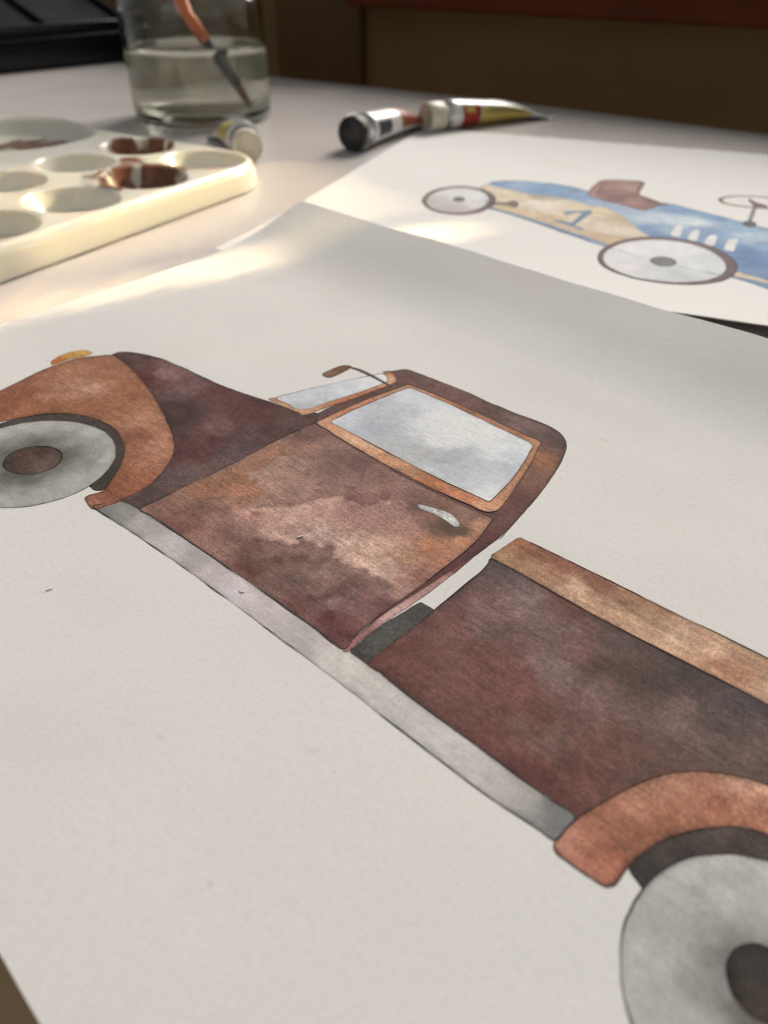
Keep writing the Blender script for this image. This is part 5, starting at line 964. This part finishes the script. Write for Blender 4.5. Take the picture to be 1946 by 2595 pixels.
# ================================================================== glass jar, water and brush
JC = Vector((-.1185, .546, 0))
jar = empty('glass_jar', JC)
ro = 42.0
profo = [(0, 1.2), (30, 1.0), (38, .2), (41, .3), (43, 1.8), (43.8, 4.5), (44, 9), (44, 60), (43.6, 63), (42.2, 66), (40.4, 68), (39.2, 70), (38.8, 73), (40, 74), (40, 75.5), (38.8, 77), (38.6, 80), (39.8, 81), (39.8, 83), (38.8, 84.5), (38.6, 88), (37.8, 89.2), (37, 89.0)]
profi = [(36.2, 88), (36.2, 74), (36.4, 71), (38, 67.5), (40, 64.5), (41.0, 61), (41.2, 57), (41.2, 12), (40.2, 8.4), (37, 6.6), (31, 6.2), (0, 6.8)]
def rnd(prof, it=1):
    for _ in range(it):
        o = [prof[0]]
        for a, b in zip(prof, prof[1:]):
            o.append((a[0] * .75 + b[0] * .25, a[1] * .75 + b[1] * .25)); o.append((a[0] * .25 + b[0] * .75, a[1] * .25 + b[1] * .75))
        o.append(prof[-1]); prof = o
    return prof
shell = rnd(profo + profi, 1)
lathe('glass', [(r * MM, z * MM) for r, z in shell], M['glass'], jar, 96)
WZ = 41.0
wprof = [(0, 6.85), (31, 6.25), (37, 6.65), (40.2, 8.45), (41.23, 12), (41.23, WZ - 3), (41.23, WZ + .9), (40.4, WZ + .25), (38.8, WZ), (20, WZ), (0, WZ)]
lathe('water', [(r * MM, z * MM) for r, z in wprof], M['water'], jar, 96)
tag(jar, 'round clear glass jar half filled with cloudy rinsing water', 'jar')

tip = Vector((-.0845, .524, .0085)); topd = Vector((-.140, .549, .0865)) - tip
bax = topd.normalized()
brush = empty('paint_brush', tip)
brush.rotation_euler = bax.to_track_quat('Z', 'Y').to_euler()
lathe('bristles', [(0, 0), (.0010, .002), (.0020, .006), (.0026, .012), (.0026, .0165)], M['bristle'], brush, 20)
lathe('ferrule', [(0, .016), (.0027, .016), (.0029, .020), (.0031, .030), (.0037, .0325), (.0037, .034), (.0032, .0355), (.0034, .044), (0, .044)], M['ferrule'], brush, 24)
lathe('handle', [(0, .0438), (.0036, .0438), (.0037, .054), (.0041, .072), (.0040, .095), (.0034, .130), (.0025, .165), (.0012, .186), (0, .188)], M['orange'], brush, 8)
tag(brush, 'orange handled paint brush standing bristles down in the water jar', 'brush')

# ================================================================== paint tubes
def tube(name, cap_front, direction, length, r_cap, cap_len, r_body, body_mat, cap_mat, bands, label, roll=0.0, ridges=True, flat=.35):
    d = Vector((math.cos(R(direction)), math.sin(R(direction)), 0))
    root = empty(name, (cap_front[0] * MM, cap_front[1] * MM, 0), R(direction))
    # local +x runs from the cap face to the crimp
    def ring(x, ry, rz, zc, n=40):
        return [(x * MM, ry * math.cos(2 * math.pi * k / n) * MM, (zc + rz * math.sin(2 * math.pi * k / n)) * MM) for k in range(n)]
    def loft(nm, rows, mat, parent, cap0=True, cap1=True, n=40):
        vs, fs = [], []
        for row in rows: vs += row
        for i in range(len(rows) - 1):
            for k in range(n):
                k2 = (k + 1) % n
                fs.append((i * n + k, i * n + k2, (i + 1) * n + k2, (i + 1) * n + k))
        if cap0: fs.append(tuple(range(n))[::-1])
        if cap1: fs.append(tuple((len(rows) - 1) * n + k for k in range(n)))
        o = mesh_obj(nm, vs, fs, mat, parent)
        bm = bmesh.new(); bm.from_mesh(o.data); bmesh.ops.recalc_face_normals(bm, faces=bm.faces); bm.to_mesh(o.data); bm.free()
        return o
    zc = r_cap
    cap = loft('cap', [ring(.6, r_cap - 1.4, r_cap - 1.4, zc), ring(0, r_cap - 1.2, r_cap - 1.2, zc), ring(.2, r_cap - .4, r_cap - .4, zc), ring(.9, r_cap, r_cap, zc), ring(cap_len - .6, r_cap, r_cap, zc), ring(cap_len, r_cap - .5, r_cap - .5, zc)], cap_mat, root)
    if ridges:
        n = 36; vs, fs = [], []
        for k in range(n):
            a = 2 * math.pi * k / n; w = .45 / r_cap
            for x in (cap_len * .30, cap_len - .5):
                for da, rr in ((-w, r_cap - .1), (0, r_cap + .55), (w, r_cap - .1)):
                    vs.append((x * MM, rr * math.cos(a + da) * MM, (zc + rr * math.sin(a + da)) * MM))
            b = k * 6
            fs += [(b, b + 1, b + 4, b + 3), (b + 1, b + 2, b + 5, b + 4), (b, b + 2, b + 1), (b + 3, b + 4, b + 5)]
        mesh_obj('grip_ring', vs, fs, M['grey_ridge'], cap, False)
    # threaded neck and shoulder
    loft('shoulder', [ring(cap_len, 3.6, 3.6, zc), ring(cap_len + 1.6, 3.8, 3.8, zc), ring(cap_len + 2.2, r_body * .75, r_body * .75, zc), ring(cap_len + 3.6, r_body * .97, r_body * .97, zc)], M['tin'], root)
    x0 = cap_len + 3.6; L = length - x0 - 7
    def sect(t):
        k = t ** 2.0
        ry = r_body * (1 + .42 * k); rz = r_body * (1 - k) + .5 * k
        dent = 1 + .05 * math.sin(t * 9 + r_cap)
        return x0 + L * t, ry, rz * dent, max(rz * dent + .25, (zc) * (1 - t) + (rz * dent + flat) * t)
    rows = [ring(*sect(t)) for t in np.linspace(0, 1, 22)]
    body = loft('body', rows, body_mat, root)
    xe, rye, rze, zce = sect(1.0)
    cr = [ring(xe - .3, rye * 1.0, .9, zce), ring(xe + 1.0, rye * 1.0, .9, zce), ring(xe + 6.5, rye * 1.0, .8, zce), ring(xe + 7, rye, .5, zce)]
    loft('crimp', cr, M['tin'], root)
    def band(nm, t0, t1, a0, a1, mat, up=.12, nt=14, na=18):
        vs, fs = [], []
        for t in np.linspace(t0, t1, nt):
            x, ry, rz, zz = sect(t)
            for a in np.linspace(R(a0), R(a1), na):
                vs.append((x * MM, (ry + up) * math.cos(a) * MM, (zz + (rz + up) * math.sin(a)) * MM))
        for i in range(nt - 1):
            for k in range(na - 1):
                fs.append((i * na + k, i * na + k + 1, (i + 1) * na + k + 1, (i + 1) * na + k))
        o = mesh_obj(nm, vs, fs, mat, body)
        return o
    for b in bands: band(*b)
    tag(root, label, 'paint tube', 'paint tubes')
    return root

tube('paint_tube', (-18, 447), 61, 92, 9.0, 9.0, 8.6, M['tube_white'], M['blackcap'],
     [('label', .42, .96, 20, 200, M['tube_brown']), ('printed_mark', .06, .26, 150, 205, M['ink'], .14)],
     'silver paint tube with a round black cap facing the camera', flat=.5)
tube('paint_tube', (25, 499), 32, 98, 8.2, 12.0, 7.8, M['tube_white'], M['capwhite'],
     [('red_label', .10, .28, 138, 345, M['tube_red']), ('yellow_label', .29, .80, 146, 345, M['tube_yellow']),
      ('printed_line', .34, .86, 156, 160, M['ink'], .16), ('printed_line', .34, .80, 166, 169, M['ink'], .16), ('printed_line', .34, .74, 175, 178, M['ink'], .16),
      ('printed_mark', .13, .22, 145, 170, M['tube_yellow'], .16)],
     'paint tube with cream cap and red and yellow label on the far table', ridges=False, flat=.5)
tube('paint_tube', (-70.5, 421), 109, 72, 7.8, 9.0, 8.6, M['tube_white'], M['capwhite'],
     [('label', .12, .60, -10, 80, M['tube_yellow']), ('label', .12, .60, 110, 190, M['tube_yellow'])],
     'white and yellow paint tube with a pale cap between palette and jar', ridges=False, flat=.5)

# ================================================================== black paint box
bx = empty('paint_box', (-.242, .824, 0), R(44.5))
# local -x runs along the front edge to the left, +y to the back
bm_obj('base_box', box_bm(-.235, .006, 0, .092, .0006, .0215, .004, 3), M['black'], bx, True)
bm = bmesh.new()
bm_obj('rim', box_bm(-.237, .008, -.002, .094, .0217, .0250, .0014, 2), M['black'], bx, True)
lid = empty('lid_pivot', (0, 0, 0)); bpy.data.objects.remove(lid)
ang = R(15)
def lidpart(name, x0, x1, y0, y1, z0, z1, mat, bev, parent=None):
    o = bm_obj(name, box_bm(x0, x1, y0, y1, z0, z1, bev, 2), mat, parent or bx, True)
    o.location = (0, .001, .0254) if parent is None else (0, 0, 0)
    if parent is None: o.rotation_euler = (ang, 0, 0)
    return o
ld = lidpart('lid', -.235, .006, 0, .150, 0, .0035, M['black_in'], .0012)
for x in (-.235, -.155, -.074, .002):
    lidpart('divider', x, x + .004, .002, .148, .0036, .0085, M['black'], .0012, ld)
lidpart('lid_wall', -.235, .006, -.0005, .0035, .0037, .0088, M['black'], .0012, ld)
lidpart('lid_wall', -.235, .006, .1462, .1502, .0037, .0088, M['black'], .0012, ld)
tag(bx, 'glossy black metal paint box with its lid open, left of the jar', 'paint box')
